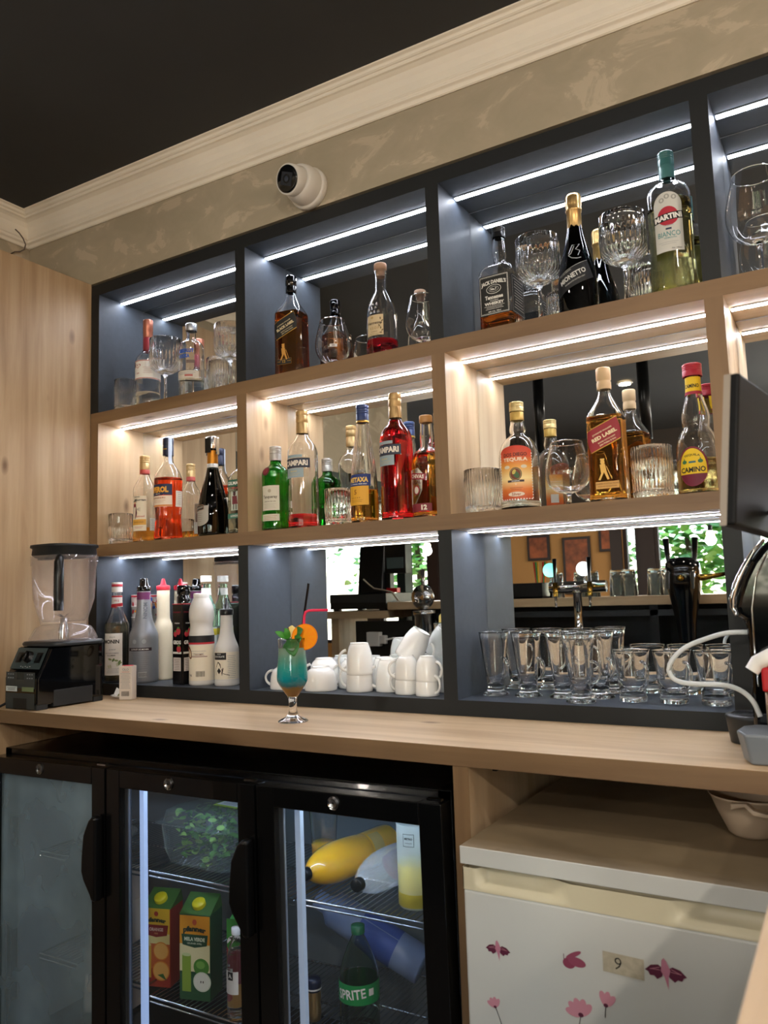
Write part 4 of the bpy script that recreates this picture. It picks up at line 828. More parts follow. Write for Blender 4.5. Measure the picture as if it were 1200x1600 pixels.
dup(sm, (.960, .075, s0 + .043), 0 + PI * 1.2, 'white mug upside down stacked on top of the leftmost mug')
dup(sm, (1.034, .100, s0), PI * 1.1, 'single white mug upside down between the two stacks with handle to the left')
dup(sm, (1.087, .103, s0 + .083), .5, 'white mug lying tilted on top of the upside-down mugs', rx=.08, ry=.52)
es = make_cup('espresso_cup', 'small white cup upside down under another, middle stack', (1.105, .065, s0), PI, .0300, .018, .062, .020, Gc)
dup(es, (1.106, .066, s0 + .034), PI * 1.1, 'small white cup upside down on top of the middle stack')
dup(es, (1.171, .052, s0), -.35, 'small white cup upside down under another, rightmost stack')
dup(es, (1.172, .053, s0 + .034), -.2, 'small white cup upside down on top of the rightmost stack')
dup(es, (1.19, .135, s0), .5, 'small white cup upside down at the mirror behind the rightmost stack')
dup(sm, (1.115, .146, s0), PI, 'white mug upside down at the mirror behind the middle stack')
dup(sm, (.990, .150, s0), 3.6, 'white mug upside down at the mirror behind the leftmost mugs')

# ------------------------------------------------------------------ bottom row, third bay : glass mugs
def glass_mug(name, label, loc, rot, kind):
    t = thing(name, label, 'glass', loc, rot, 'tall latte glasses' if kind == 'tall' else 'short glass mugs')
    m = MB()
    if kind == 'tall':
        out = [(.032, 0), (.033, .003), (.030, .006), (.022, .010), (.0195, .015), (.021, .024), (.0245, .055), (.0360, .148), (.0372, .1495), (.0368, .151)]; inn = [(.0160, .022), (.0220, .055), (.0335, .147), (.0348, .150)]
        hz, hw, hr = (.042, .090), .024, .0032
        hx = lambda z: .0215 + (z - .03) * .123
    else:
        out = [(.0290, 0), (.0300, .003), (.0300, .009), (.0280, .013), (.0285, .020), (.0315, .050), (.0390, .108), (.0402, .1105), (.0398, .112)]; inn = [(.0240, .018), (.0285, .050), (.0362, .107), (.0378, .111)]
        hz, hw, hr = (.028, .088), .026, .0034
        hx = lambda z: .0285 + (z - .02) * .122
    m.lathe([(0, 0)] + [(a, b) for a, b, _ in chaikin([(a, b, 2.0) for a, b in out], 1)] + [(a, b) for a, b in inn[::-1]] + [(0, inn[0][1] - .002)], GLASS, 40); m.build('glass_bowl', t)
    m = MB(); pts = []; zc, hh = sum(hz) / 2, (hz[1] - hz[0]) / 2
    for i in range(15):
        a = PI / 2 - PI * i / 14; z = zc + hh * math.sin(a); pts.append((hx(z) - .0015 + hw * max(0, math.cos(a)) ** .8, 0, z))
    m.tube(pts, hr, GLASS, 10); m.build('handle', t); return t
g1 = glass_mug('latte_glass', 'tall flared latte glass at the left end of the glass row', (1.325, .115, s0), -.5, 'tall')
for x, y, r_, lb in ((1.409, .112, -.3, 'tall latte glass second from the left end of the glass row'), (1.492, .118, -.4, 'tall latte glass third from the left, behind the front one'), (1.553, .052, -.2, 'tall latte glass standing frontmost of the glasses'), (1.573, .135, -.6, 'tall latte glass right of and behind the frontmost one')):
    dup(g1, (x, y, s0), r_, lb)
g2 = glass_mug('glass_mug', 'short clear glass mug, leftmost of the mugs', (1.653, .108, s0), -.75, 'short')
dup(g2, (1.739, .108, s0), -.7, 'short clear glass mug in the middle, behind the white hose loop'); dup(g2, (1.824, .106, s0), -.75, 'short clear glass mug, rightmost beside the dark divider')

# ------------------------------------------------------------------ cocktail
cx, cy = .955, -.206
t = thing('cocktail', 'blue-green layered cocktail in a footed glass with orange slice, mint and two straws', 'cocktail', (cx, cy, Z['bb'] + .0003))
out = [(.034, 0), (.0355, .0015), (.030, .005), (.015, .012), (.0105, .020), (.0088, .030), (.0095, .046), (.0110, .056), (.020, .068), (.0335, .088), (.0362, .098), (.0350, .120), (.0318, .150), (.0312, .170), (.0325, .188), (.0322, .190)]
inn = [(.006, .058), (.0170, .070), (.0305, .089), (.0338, .099), (.0326, .120), (.0296, .150), (.0290, .170), (.0306, .188)]
P = chaikin([(a, b, 2.0) for a, b in out], 1); Q = chaikin([(a, b, 2.0) for a, b in inn], 2)
m = MB(); m.lathe([(0, 0)] + P + Q[::-1] + [(0, .0565)], GLASS, 56); m.build('footed_glass', t)
liq = D.materials.new('layered drink'); liq.use_nodes = True
def _():
    N, L, b = nodes(liq); b.inputs['Transmission Weight'].default_value = .3; b.inputs['Roughness'].default_value = .25; b.inputs['IOR'].default_value = 1.34
    tc = N.new('ShaderNodeTexCoord'); sp = N.new('ShaderNodeSeparateXYZ'); mr = N.new('ShaderNodeMapRange'); r = N.new('ShaderNodeValToRGB'); ns = N.new('ShaderNodeTexNoise'); ns.inputs['Scale'].default_value = 60
    ad = N.new('ShaderNodeMath'); ad.operation = 'MULTIPLY_ADD'; ad.inputs[1].default_value = .012; L.new(tc.outputs['Object'], sp.inputs[0]); L.new(tc.outputs['Object'], ns.inputs['Vector']); L.new(ns.outputs['Fac'], ad.inputs[0]); L.new(sp.outputs[2], ad.inputs[2])
    mr.inputs['From Min'].default_value = .066; mr.inputs['From Max'].default_value = .186; L.new(ad.outputs[0], mr.inputs[0]); L.new(mr.outputs[0], r.inputs[0]); e = r.color_ramp.elements; e[0].color = lin('#a8742a'); e[1].position = 1; e[1].color = lin('#b8d0b4')
    for p, c in ((.14, '#a98030'), (.20, '#16808c'), (.32, '#10bcc4'), (.52, '#3cccbc'), (.70, '#86cdb4'), (.84, '#b4d6bc')): q = e.new(p); q.color = lin(c)
    L.new(r.outputs[0], b.inputs['Base Color'])
_()
m = MB(); L_ = [(a + .0003, b) for a, b, _ in Q if b < .168]; m.lathe([(0, .0575)] + L_ + [(.0288, .168), (0, .168)], liq, 48); m.build('drink', t)
cr = Vector((.857, .515, 0)); cf = Vector((.51, -.86, 0))          # to the right of, and towards, the seated viewer's side
def W2(a, z, d=0): v = cr * a + cf * d; return (v.x, v.y, z)
m = MB(); m.tube([W2(-.004, .075, -.004), W2(.022, .200, -.012), W2(.040, .316, -.018)], .0030, BLACK, 12); m.build('black_straw', t)
m = MB(); m.tube([W2(.010, .080, 0), W2(.027, .200, -.004), W2(.030, .240, -.004), W2(.033, .249, -.004), W2(.040, .2525, -.004), W2(.050, .2530, -.004), W2(.086, .2525, -.004)], .0031, mat('pink straw', '#e0244f', .35), 12); m.build('pink_straw', t)
# orange slice standing on the rim
oc = Vector(W2(.0310, .1925, .006)); ax = cr; az = Vector((0, 0, 1)); an = cf
m = MB()
def disc(rad, thick, m_, off):
    n = 40; vs = []; 
    for d in (-thick / 2 + off, thick / 2 + off):
        for i in range(n): a = 2 * PI * i / n; vs.append(oc + ax * rad * math.cos(a) + az * rad * math.sin(a) + an * d)
    fs = [(i, (i + 1) % n, n + (i + 1) % n, n + i) for i in range(n)] + [tuple(range(n))[::-1], tuple(range(n, 2 * n))]; m.add(vs, fs, m_)
disc(.0300, .0055, mat('orange peel', '#e87a00', .6, spec=.15), 0); disc(.0278, .0059, mat('orange pith', '#f59a08', .6, spec=.15), 0)
pulp = mat('orange pulp', '#f78f00', .5, spec=.2)
for k in range(10):
    a0 = 2 * PI * k / 10 + .05; a1 = a0 + 2 * PI / 10 - .1; pts = []
    for d in (-.0034, .0034):
        pts += [oc + (ax * math.cos((a0 + a1) / 2) + az * math.sin((a0 + a1) / 2)) * .0035 + an * d]
        for j in range(5): a = a0 + (a1 - a0) * j / 4; pts.append(oc + (ax * math.cos(a) + az * math.sin(a)) * .0258 + an * d)
    m.add(pts, [(0, 5, 4, 3, 2, 1), (6, 7, 8, 9, 10, 11)] + [(i, i + 1, i + 7, i + 6) for i in range(5)], pulp)
m.build('orange_slice', t)
def leaf(m, base, d, up, L_, wd, mt, bend=.3):
    d = Vector(d).normalized(); up = Vector(up).normalized(); sd = d.cross(up).normalized(); n = 8; vs = []; b = Vector(base)
    for i in range(n + 1):
        tt = i / n; c = b + d * L_ * tt + up * (bend * L_ * math.sin(tt * PI * .8) * .5); w_ = wd * math.sin(PI * min(1, tt * .92 + .06)) ** .8
        vs += [c - sd * w_ + up * w_ * .25, c, c + sd * w_ + up * w_ * .25]
    fs = []
    for i in range(n): a = i * 3; fs += [(a, a + 1, a + 4, a + 3), (a + 1, a + 2, a + 5, a + 4)]
    m.add(vs, fs, mt, True)
MINT = mat('mint leaf', '#3f8a2c', .45); MINTD = mat('dark mint leaf', '#2d6b28', .45)
m = MB()
for bs, d, L_, wd, mt in ((W2(-.008, .188), W2(-1, .6, .2), .034, .007, MINT), (W2(-.008, .186), W2(-.25, 1, .2), .026, .006, MINT), (W2(-.002, .190), W2(.2, -.75, .55), .052, .017, MINTD), (W2(.004, .196), W2(.9, .5, .5), .030, .012, MINTD), (W2(-.016, .178), W2(.5, -.9, .4), .034, .010, MINTD), (W2(-.004, .192), W2(-.5, .9, -.1), .024, .006, MINT), (W2(.0, .176), W2(.7, .4, .5), .034, .012, MINTD)):
    leaf(m, bs, d, (cf.x, cf.y, .45), L_, wd, mt)
m.tube([W2(-.002, .16), W2(-.006, .19), W2(-.008, .215)], .0012, mat('mint stem', '#5b3a3c', .5), 6); q = m.build('mint_sprig', t); so = q.modifiers.new('s', 'SOLIDIFY'); so.thickness = .0005
m = MB(); PA = mat('pineapple flesh', '#ead27a', .4)
m.prism([(0, 0), (.024, .004), (.030, .018), (.014, .030), (.002, .022)], 1, -.004, .004, PA); q = m.build('pineapple_wedge', t, bevel=.002); q.location = W2(-.014, .190, -.006); q.rotation_euler = (0, 0, .54)
m = MB(); m.rect(flatS(W2(.0, .135, .0), cr, (0, 0, 1), cf), .006, .008, .038, .010, PA, .0, rot=.5, nx=1, ny=1); q = m.build('fruit_slice', t); so = q.modifiers.new('s', 'SOLIDIFY'); so.thickness = .004
# ------------------------------------------------------------------ blender
t = thing('blender', 'black countertop blender with clear jug, control panel facing out', 'blender', (.094, -.200, Z['bb'] + .0003))
m = MB(); m.prism([(-.112, .012), (-.112, .085), (-.100, .105), (-.070, .168), (.105, .172), (.110, .012)], 0, -.072, .072, BGLOSS); m.build('motor_base', t, bevel=.006, seg=3)
m = MB()
for sx in (-1, 1):
    m.box(sx * .048 - .022, sx * .048 + .022, -.110, -.075, 0, .016, SATIN); m.box(sx * .048 - .022, sx * .048 + .022, .075, .108, 0, .016, SATIN)
m.build('feet', t, bevel=.002)
m = MB(); m.box(-.0725, .0725, -.060, .070, .004, .050, SATIN); m.build('skirt', t, bevel=.002)
nrm = Vector((0, -.063, .030)).normalized(); upv = Vector((0, .030, .063)).normalized(); S = flatS(Vector((0, -.0855, .1365)) + nrm * .0015, (1, 0, 0), upv, nrm)
m = MB(); m.rect(S, 0, 0, .132, .062, mat('control panel', '#3a4647', .3), .0008, nx=1, ny=1)
for sx in (-1, 1): m.rect(S, sx * .042, .002, .026, .030, BLACK, .0014, nx=1, ny=1); m.rect(S, sx * .042, .002, .014, .020, mat('toggle', '#1a1d1e', .3), .004, nx=1, ny=1)
for k in range(5): m.rect(S, -.020 + k * .010, -.024 - .002 * (k % 2), .0045, .0016, WHT, .0014, nx=1, ny=1)
m.build('control_panel', t)
m = MB(); c = Vector(S(0, .003, 0)); pts = [tuple(c + nrm * d) for d in (0, .012, .014)]; m.tube(pts, [.017, .015, .012], BLACK, 20); m.tube([tuple(c + nrm * .014 + upv * d) for d in (-.013, .013)], .004, BLACK, 8); m.build('dial', t)
m = MB(); S = flatS((0, -.1125, .062), (1, 0, 0), (0, 0, 1), (0, -1, 0)); m.rect(S, 0, .018, .128, .044, mat('panel low', '#2d3637', .35), .0005, nx=1, ny=1)
m.rect(S, 0, .030, .030, .020, mat('lcd', '#243234', .15), .0009, nx=1, ny=1)
for sx in (-1, 1):
    for k in range(6): m.rect(S, sx * (.032 + .010 * (k % 3)), .034 - .010 * (k // 3), .006, .003, GRY, .0009, nx=1, ny=1)
m.rect(S, -.038, -.0060, .050, .014, mat('bright badge', '#cfd8d4', .25), .0009, nx=1, ny=1); m.rect(S, .034, -.006, .052, .012, mat('badge green', '#6f7f5a', .3), .0009, nx=1, ny=1); lines(m, S, -.038, -.003, .040, 3, .003, .001, BLK, .0013)
m.rect(S, 0, -.038, .128, .042, mat('panel low', '#2d3637', .35), .0005, nx=1, ny=1); m.rect(S, 0, -.045, .060, .028, BLK, .0010, nx=1, ny=1); m.build('front_plate', t)
PLY = pane('smoky clear jug', .13, '#a89c98'); jc = (.018, .010)
m = MB(); m.lathe([(.088, .170), (.090, .176), (.086, .182), (0, .182)], SATIN, 48, c=jc, p=5); m.build('jug_seat', t)
m = MB(); o_ = [(.076, .1825, 5), (.076, .190, 5), (.068, .214, 4), (.064, .220, 4), (.056, .226, 3), (.060, .245, 3), (.074, .300, 3.2), (.0775, .395, 3.4), (.080, .398, 3.4), (.081, .425, 3.4)]
m.lathe(o_ + [(.0785, .425, 3.4), (.0775, .400, 3.4), (.0752, .394, 3.4), (.0715, .300, 3.2), (.0575, .246, 3), (.050, .236, 3), (0, .234)] + [(0, .230), (.050, .228, 3), (.060, .220, 4), (.073, .190, 5), (.073, .1825, 5)], PLY, 64, c=jc, close=True); m.build('jug', t)
m = MB(); m.lathe([(.014, .182), (.014, .215), (.010, .232), (.010, .246), (0, .246)], STEEL, 20, c=jc)
for k in range(4): a = k * PI / 2 + .4; m.add([(jc[0], jc[1] - .004, .246), (jc[0] + .030 * math.cos(a), jc[1] + .030 * math.sin(a), .258), (jc[0] + .026 * math.cos(a + .3), jc[1] + .026 * math.sin(a + .3), .256), (jc[0], jc[1] + .004, .248)], [(0, 1, 2, 3)], STEEL)
m.build('blades', t)
m = MB(); m.lathe([(.070, .420, 3.4), (.078, .428, 3.4), (.076, .446, 3.4), (.082, .450, 3.4), (.081, .457, 3.4), (.050, .459, 3), (0, .459)], mat('dark rubber lid', '#1c1d1e', .5), 56, c=jc); m.box(jc[0] - .108, jc[0] - .07, jc[1] - .012, jc[1] + .012, .418, .424, SATIN); m.build('lid', t)
hd = Vector((.72, -.69, 0)); b0 = Vector((jc[0], jc[1], 0)); q = lambda d, z: tuple(b0 + hd * d + Vector((0, 0, z)))
m = MB(); m.tube([q(.083, .412), q(.104, .414), q(.118, .402), q(.118, .36), q(.116, .30), q(.115, .268)], [.009, .011, .013, .0135, .0135, .013], BLACK, 12); m.build('handle', t)
m = MB(); m.tube([(-.06, -.10, .02), (-.075, -.125, .006), (-.098, -.150, .006), (-.112, -.168, -.03), (-.118, -.172, -.12), (-.118, -.168, -.3)], .0036, BLACK, 8); m.build('power_cord', t)

# ------------------------------------------------------------------ security camera
t = thing('security_camera', 'white dome security camera mounted on the plaster wall above the shelves', 'security camera', (.889, 0, 1.122))
t.rotation_euler = (PI / 2 + .0, 0, 0)          # local +z points out of the wall (-Y)
CW = mat('camera white', '#d9d4c8', .4)
m = MB(); m.lathe([(.056, 0), (.058, .003), (.058, .016), (.055, .020), (.0525, .021), (.0525, .022), (.052, .045), (.047, .062), (.040, .069), (.038, .067), (.036, .055), (0, .050)], CW, 48); m.build('mount', t)
e = thing('x', '', '', (0, 0, 0)); D.objects.remove(e)
m = MB(); ax_ = Vector((-.10, -.24, 1)).normalized(); cen = Vector((0, .001, .050)); M3 = ax_.to_track_quat('Z', 'Y').to_matrix()
def tilt(prof, mt, n=40, name='x', w=0):
    b = MB(); b.lathe(prof, mt, n); b.v = [tuple(M3 @ Vector(v) + cen) for v in b.v]; return b
tilt([(.036, -.02), (.040, 0), (.0405, .030), (.0400, .050), (.037, .0515), (.0355, .0500), (0, .0500)], CW).build('eyeball', t)
lens = tilt([(.0354, .0502), (.0354, .0525), (.030, .0535), (0, .0537)], BGLOSS).build('lens_cover', t)
b = MB(); b.rect(lambda x, y, z: tuple(M3 @ Vector((x, y, .0538 + z)) + cen), 0, 0, .038, .034, mat('sensor dark', '#22262c', .3), .0002, nx=1, ny=1); b.ell(lambda x, y, z: tuple(M3 @ Vector((x, y, .0538 + z)) + cen), 0, 0, .012, .012, mat('lens ring', '#14161a', .15), .0006); b.ell(lambda x, y, z: tuple(M3 @ Vector((x, y, .0538 + z)) + cen), 0, 0, .007, .007, mat('lens', '#2c3440', .05), .0009); b.build('lens', lens)

# ------------------------------------------------------------------ machines at the right end
t = thing('capsule_machine', 'black rounded capsule coffee machine with round drip tray at the right end of the counter', 'coffee machine', (0, 0, 0))
m = MB(); pts = [(1.975, .085), (1.955, .066), (1.938, .044), (1.922, .014), (1.911, -.016), (1.906, -.036), (1.911, -.052), (1.922, -.060), (1.924, -.10), (1.924, -.160), (1.922, -.2), (1.922, -.279), (2.06, -.279), (2.11, -.20), (2.12, .0), (2.08, .075), (2.03, .098)]
m.prism(pts, 1, -.185, -.04, BGLOSS); m.build('body', t, bevel=.012, seg=4)
m = MB(); edge = [(1.962, .080), (1.942, .058), (1.926, .032), (1.912, .004), (1.9045, -.020), (1.903, -.036), (1.909, -.050)]; m.tube([(x, -.176, z) for x, z in edge], [.003, .004, .0055, .0065, .0065, .005, .003], CHROME, 10); m.build('chrome_trim', t)
m = MB(); m.tube([(1.965, -.187, .055), (1.945, -.189, .015), (1.935, -.189, -.04), (1.934, -.188, -.10), (1.936, -.187, -.17)], .0016, CHROME, 6); m.build('side_seam', t)
m = MB(); m.lathe([(.036, -.2785), (.040, -.2785), (.046, -.236), (.047, -.232), (.044, -.229), (0, -.229)], SATIN, 40, c=(1.914, -.100)); dt = m.build('drip_tray', t)
m = MB()
for k in range(1, 6): r = .007 * k; m.lathe([(r, -.2288), (r + .0030, -.2288), (r + .0030, -.2280), (r, -.2280)], BLACK, 32, c=(1.914, -.100), close=True)
m.build('grate', dt)
hose = mat('milky silicone hose', '#dfe3e2', .3, trans=.25, ior=1.2)
P = [(1.926, -.16, -.080), (1.890, -.165, -.080), (1.857, -.168, -.090), (1.823, -.17, -.103), (1.800, -.17, -.121), (1.786, -.17, -.143), (1.791, -.17, -.161), (1.808, -.17, -.170), (1.840, -.172, -.171), (1.882, -.175, -.170), (1.908, -.18, -.178), (1.926, -.185, -.195), (1.935, -.19, -.22)]
Q = chaikin(P, 2); m = MB(); m.tube(Q, .0042, hose, 12); m.build('milk_hose', t)
t = thing('espresso_machine', 'grey-based espresso machine with white spout, in front of the black one', 'coffee machine', (0, 0, 0))
SG = mat('slate grey plastic', '#6f757a', .35)
m = MB(); b0 = [(1.905, -.262), (1.920, -.300), (2.10, -.300), (2.10, -.195), (1.93, -.195), (1.910, -.215)]
n = len(b0); cxx, cyy = 2.0, -.25; lo = [(cxx + (x - cxx) * .90, cyy + (y - cyy) * .9, -.2795) for x, y in b0]; hi = [(x, y, -.232) for x, y in b0]
m.add(lo + hi, [(i, (i + 1) % n, n + (i + 1) % n, n + i) for i in range(n)] + [tuple(range(n))[::-1], tuple(range(n, 2 * n))], SG); m.build('base_tray', t, bevel=.004, seg=3)
m = MB(); m.box(1.955, 2.07, -.285, -.205, -.2318, -.2295, BLACK); m.build('drip_grille', t)
m = MB(); m.lathe([(.030, -.2295), (.030, -.10), (.034, -.06), (.034, .02), (0, .03)], BLACK, 32, c=(2.02, -.235)); m.build('column', t)
m = MB(); m.tube([(2.0, -.25, -.105), (1.965, -.262, -.112), (1.945, -.268, -.123), (1.936, -.270, -.136)], [.012, .0125, .0125, .011], WHITEP, 16); m.build('spout', t)
m = MB(); m.box(1.950, 1.975, -.275, -.250, -.168, -.130, mat('red plastic', '#b8141e', .35)); m.build('red_lever', t, bevel=.003)
m = MB(); m.lathe([(.010, -.2295), (.010, -.168), (0, -.168)], mat('bronze tube', '#8a6f58', .35, metal=.6), 20, c=(1.962, -.262)); m.build('steam_pipe', t)
# till screen on its stand
t = thing('till_screen', 'black flat till screen seen from behind at the right edge, above the counter', 'screen', (0, 0, 0))
A, Bm, C2, D2 = Vector((1.9779, -.700, .2472)), Vector((1.9635, -.720, .070)), Vector((2.012, -.455, .2472)), Vector((1.9975, -.475, .062))
tv = Vector((.0170, -.002, 0)); 
m = MB(); vs = [A, Bm, Bm + tv, A + tv, C2, D2, D2 + tv, C2 + tv]; m.add(vs, [(0, 3, 2, 1), (4, 5, 6, 7), (0, 1, 5, 4), (3, 7, 6, 2), (0, 4, 7, 3), (1, 2, 6, 5)][::1], mat('screen black', '#030304', .5, spec=.2)); m.build('housing', t, bevel=.003)
m = MB(); o2 = Vector((0, -.0008, 0)); m.add([A + o2, Bm + o2, Bm + tv * .45 + o2, A + tv * .45 + o2], [(0, 1, 2, 3)], mat('taupe bezel', '#8d8377', .4)); m.build('bezel', t)
m = MB(); m.tube([(2.012, -.58, .10), (2.05, -.58, .05), (2.10, -.58, -.05), (2.10, -.58, -.279)], .014, BLACK, 14); m.lathe([(.07, -.2798), (.07, -.270), (.02, -.262), (0, -.262)], BLACK, 32, c=(2.10, -.58)); m.build('stand', t)

# ------------------------------------------------------------------ display cooler
CB = mat('cooler black', '#08090a', .22, coat=.3); CI = mat('cooler liner', '#7c868b', .45, metal=.2)
th = -math.atan(.0135)
cool = thing('display_cooler', 'black three-door glass-front bottle cooler under the countertop', 'cooler', (.735, -.345, FL))
def C3(x, y, z): return (x - .735, y + .345, z - FL)
def cbox(m, x0, x1, y0, y1, z0, z1, mt): a = C3(x0, y0, z0); b = C3(x1, y1, z1); m.box(a[0], b[0], a[1], b[1], a[2], b[2], mt)
cool.rotation_euler.y = th
ztop = -.378
m = MB(); X0, X1 = .028, 1.4135
cbox(m, X0, X1, -.301, .19, ztop - .022, ztop, CB); cbox(m, X0, X0 + .03, -.301, .19, FL + .02, ztop, CB); cbox(m, X1 - .03, X1, -.301, .19, FL + .02, ztop, CB); cbox(m, X0, X1, .165, .19, FL + .02, ztop, CB); cbox(m, X0, X1, -.301, .19, FL + .01, FL + .09, CB)
m.build('body', cool, bevel=.002)
m = MB(); cbox(m, X0 + .0302, X1 - .0302, .160, .1645, FL + .09, ztop - .0225, CI); cbox(m, X0 + .0302, X0 + .034, -.28, .16, FL + .09, ztop - .0225, CI); cbox(m, X1 - .034, X1 - .0302, -.28, .16, FL + .09, ztop - .0225, CI); cbox(m, X0 + .034, X1 - .034, -.28, .16, ztop - .030, ztop - .0225, CI); m.build('liner', cool)
doors = [(.034, .4915, 'fog'), (.4975, .9655, 'clear'), (.9715, 1.4125, 'clear')]
LB = mat('cooler light tube', '#8a94a4', emit='#a8c8ff', es=.30)
LD = mat('faintly glowing tube cover', '#aab4b4', .4, emit='#b4d0ff', es=.12)  # this tube is off; faint emission put in to lift the compartment
for i, (a, b, kind) in enumerate(doors):
    zt, zb, fr = -.394, FL + .035, .050; y0, y1 = -.345, -.306
    m = MB(); pa, pb, pz = a + fr - (.004 if i else .02), b - fr + .002, zt - .042
    cbox(m, a, pa, y0, y1, zb, zt, CB); cbox(m, pb, b, y0, y1, zb, zt, CB); cbox(m, pa, pb, y0, y1, pz, zt, CB); cbox(m, pa, pb, y0, y1, zb, zb + .06, CB)
    d = m.build('door', cool, bevel=.0015)
    if i: d['label'] = 'black framed clear glass door'
    else: d['label'] = 'black framed misted glass door'
    m = MB(); cbox(m, pa, pb, -.334, -.330, zb + .06, pz, pane('misted pane', .32, '#8fa3ab') if kind == 'fog' else pane('clear pane', .012)); m.build('glass_pane', d)
    m = MB(); c = C3((a + b) / 2 - .02, y0, -.413); m.tube([(c[0], c[1] + .002, c[2]), (c[0], c[1] - .003, c[2])], .0135, STEEL, 24); m.tube([(c[0], c[1] - .003, c[2]), (c[0], c[1] - .0038, c[2])], .0085, ALU, 20); m.tube([(c[0], c[1] - .0038, c[2]), (c[0], c[1] - .0042, c[2])], .0025, BLACK, 10); m.build('lock', d)
    if i < 2:
        hx = b + .001; pts = [(-.505, 0), (-.515, -.012), (-.55, -.030), (-.60, -.036), (-.635, -.038), (-.655, -.030), (-.685, -.008), (-.70, 0), (-.70, .016), (-.505, .016)]
        pp = [(C3(hx + w_ - .02, 0, 0)[0], z - FL) for z, w_ in pts]; m = MB(); m.prism(pp, 1, -.026, -.001, BLACK); m.build('handle', d, bevel=.006, seg=3)
    m = MB(); cbox(m, pa - .001, pa + .012, -.328, -.322, zb + .06, pz, ALU); m.build('pane_trim', d)
    if kind != 'fog': 
        m = MB(); cbox(m, pa + .020, pa + .034, -.300, -.288, zb + .06, pz, LB if i == 1 else LD); m.build('light_tube', cool)
    m = MB(); c = C3(b - .03, -.345, -.389); m.box(c[0], c[0] + .03, c[1] + .002, c[1] + .012, c[2], c[2] + .004, STEEL); m.build('hinge_pin', cool)
def rack(x0, x1, z, y0=-.215, y1=.12, label=None):
    m = MB(); W_ = mat('chromed wire', '#c3c9cc', .2, metal=1)
    for p in (((x0, y0), (x1, y0)), ((x0, y1), (x1, y1)), ((x0, y0), (x0, y1)), ((x1, y0), (x1, y1)), ((x0, (y0 + y1) / 2), (x1, (y0 + y1) / 2))): m.tube([C3(*p[0], z), C3(*p[1], z)], .0028, W_, 8)
    m.tube([C3(x0, y0, z - .012), C3(x1, y0, z - .012)], .0022, W_, 8); k = int((x1 - x0) / .0145)
    for j in range(1, k): x = x0 + (x1 - x0) * j / k; m.tube([C3(x, y0, z + .0028), C3(x, y1, z + .0028)], .0014, W_, 6, False)
    return m.build('wire_shelf', cool)
for x0, x1, zz in ((.066, .487, -.676), (.066, .487, -.95), (.502, .962, -.672), (.502, .962, -.972), (.976, 1.376, -.668), (.976, 1.376, -.945)): rack(x0, x1, zz)
m = MB(); cbox(m, .52, 1.37, -.292, -.270, ztop - .0335, ztop - .0305, mat('added cooler fill light', '#ffffff', emit='#c4dcff', es=12)); m.build('light_tube', cool)  # unseen strip added behind the door header to brighten the contents
HZ = lambda x, z: z + (x - .735) * .0135 + .0048         # top of a rack at x
def on(x, z): return HZ(x, z)

# contents : leafy salad tub
zt = on(.60, -.672)
t = thing('salad_tub', 'clear ribbed plastic tub of green salad leaves on the top rack of the middle door', 'food box', (.602, -.085, zt), -.04)
TP = pane('thin clear plastic', .03, '#c8dcd8')
def rr(hx, hy, z, n=40, p=7): return [((abs(math.cos(a)) ** (2 / p)) * hx * (1 if math.cos(a) >= 0 else -1), (abs(math.sin(a)) ** (2 / p)) * hy * (1 if math.sin(a) >= 0 else -1), z) for a in [2 * PI * i / n for i in range(n)]]
m = MB(); n = 96; R_ = []
for hx, hy, z, w_ in ((.104, .080, .001, 0), (.112, .088, .030, .0025), (.118, .093, .075, .0025), (.122, .097, .096, 0), (.132, .107, .100, 0), (.134, .108, .103, 0)):
    ring = rr(hx, hy, z, n); R_.append([(x * (1 + w_ / hx * (i % 2)), y * (1 + w_ / hy * (i % 2)), z) for i, (x, y, z) in enumerate(ring)])
vs = sum(R_, []); fs = [(k * n + i, k * n + (i + 1) % n, (k + 1) * n + (i + 1) % n, (k + 1) * n + i) for k in range(len(R_) - 1) for i in range(n)] + [tuple(range(n))[::-1]]
m.add(vs, fs, TP, False); q = m.build('tub', t); so = q.modifiers.new('s', 'SOLIDIFY'); so.thickness = .0008
m = MB(); R_ = [rr(a, b, z, 48) for a, b, z in ((.134, .109, .104), (.118, .094, .106), (.112, .088, .130), (.095, .074, .138))]; n = 48; vs = sum(R_, []); fs = [(k * n + i, k * n + (i + 1) % n, (k + 1) * n + (i + 1) % n, (k + 1) * n + i) for k in range(len(R_) - 1) for i in range(n)] + [tuple(range(3 * n, 4 * n))]
m.add(vs, fs, TP, False); q = m.build('lid', t); so = q.modifiers.new('s', 'SOLIDIFY'); so.thickness = .0008
m = MB(); S = flatS((.04, .02, .139), (1, 0, 0), (0, 1, 0), (0, 0, 1)); m.rect(S, 0, 0, .085, .060, paint('#a8c84a'), .0002, nx=1, ny=1); m.rect(S, 0, .004, .078, .046, paint('#e4ecec'), .0004, nx=1, ny=1); lines(m, S, 0, .018, .06, 5, .007, .0014, GRY, .0007); m.build('sticker', t)
random.seed(11); m = MB(); gr = [mat('salad green', '#4d8a34', .5), mat('salad dark', '#2c5e28', .5), mat('salad pale', '#86b356', .5)]
for k in range(330):
    x, y, z = random.uniform(-.09, .09), random.uniform(-.07, .07), random.uniform(.006, .125); a = random.uniform(0, 2 * PI)
    leaf(m, (x, y, z), (math.cos(a), math.sin(a), random.uniform(-.3, .6)), (random.uniform(-.5, .5), random.uniform(-.5, .5), 1), random.uniform(.014, .026), random.uniform(.006, .012), gr[k % 3], random.uniform(-.8, .9))
m.build('salad_leaves', t)['kind'] = 'stuff'
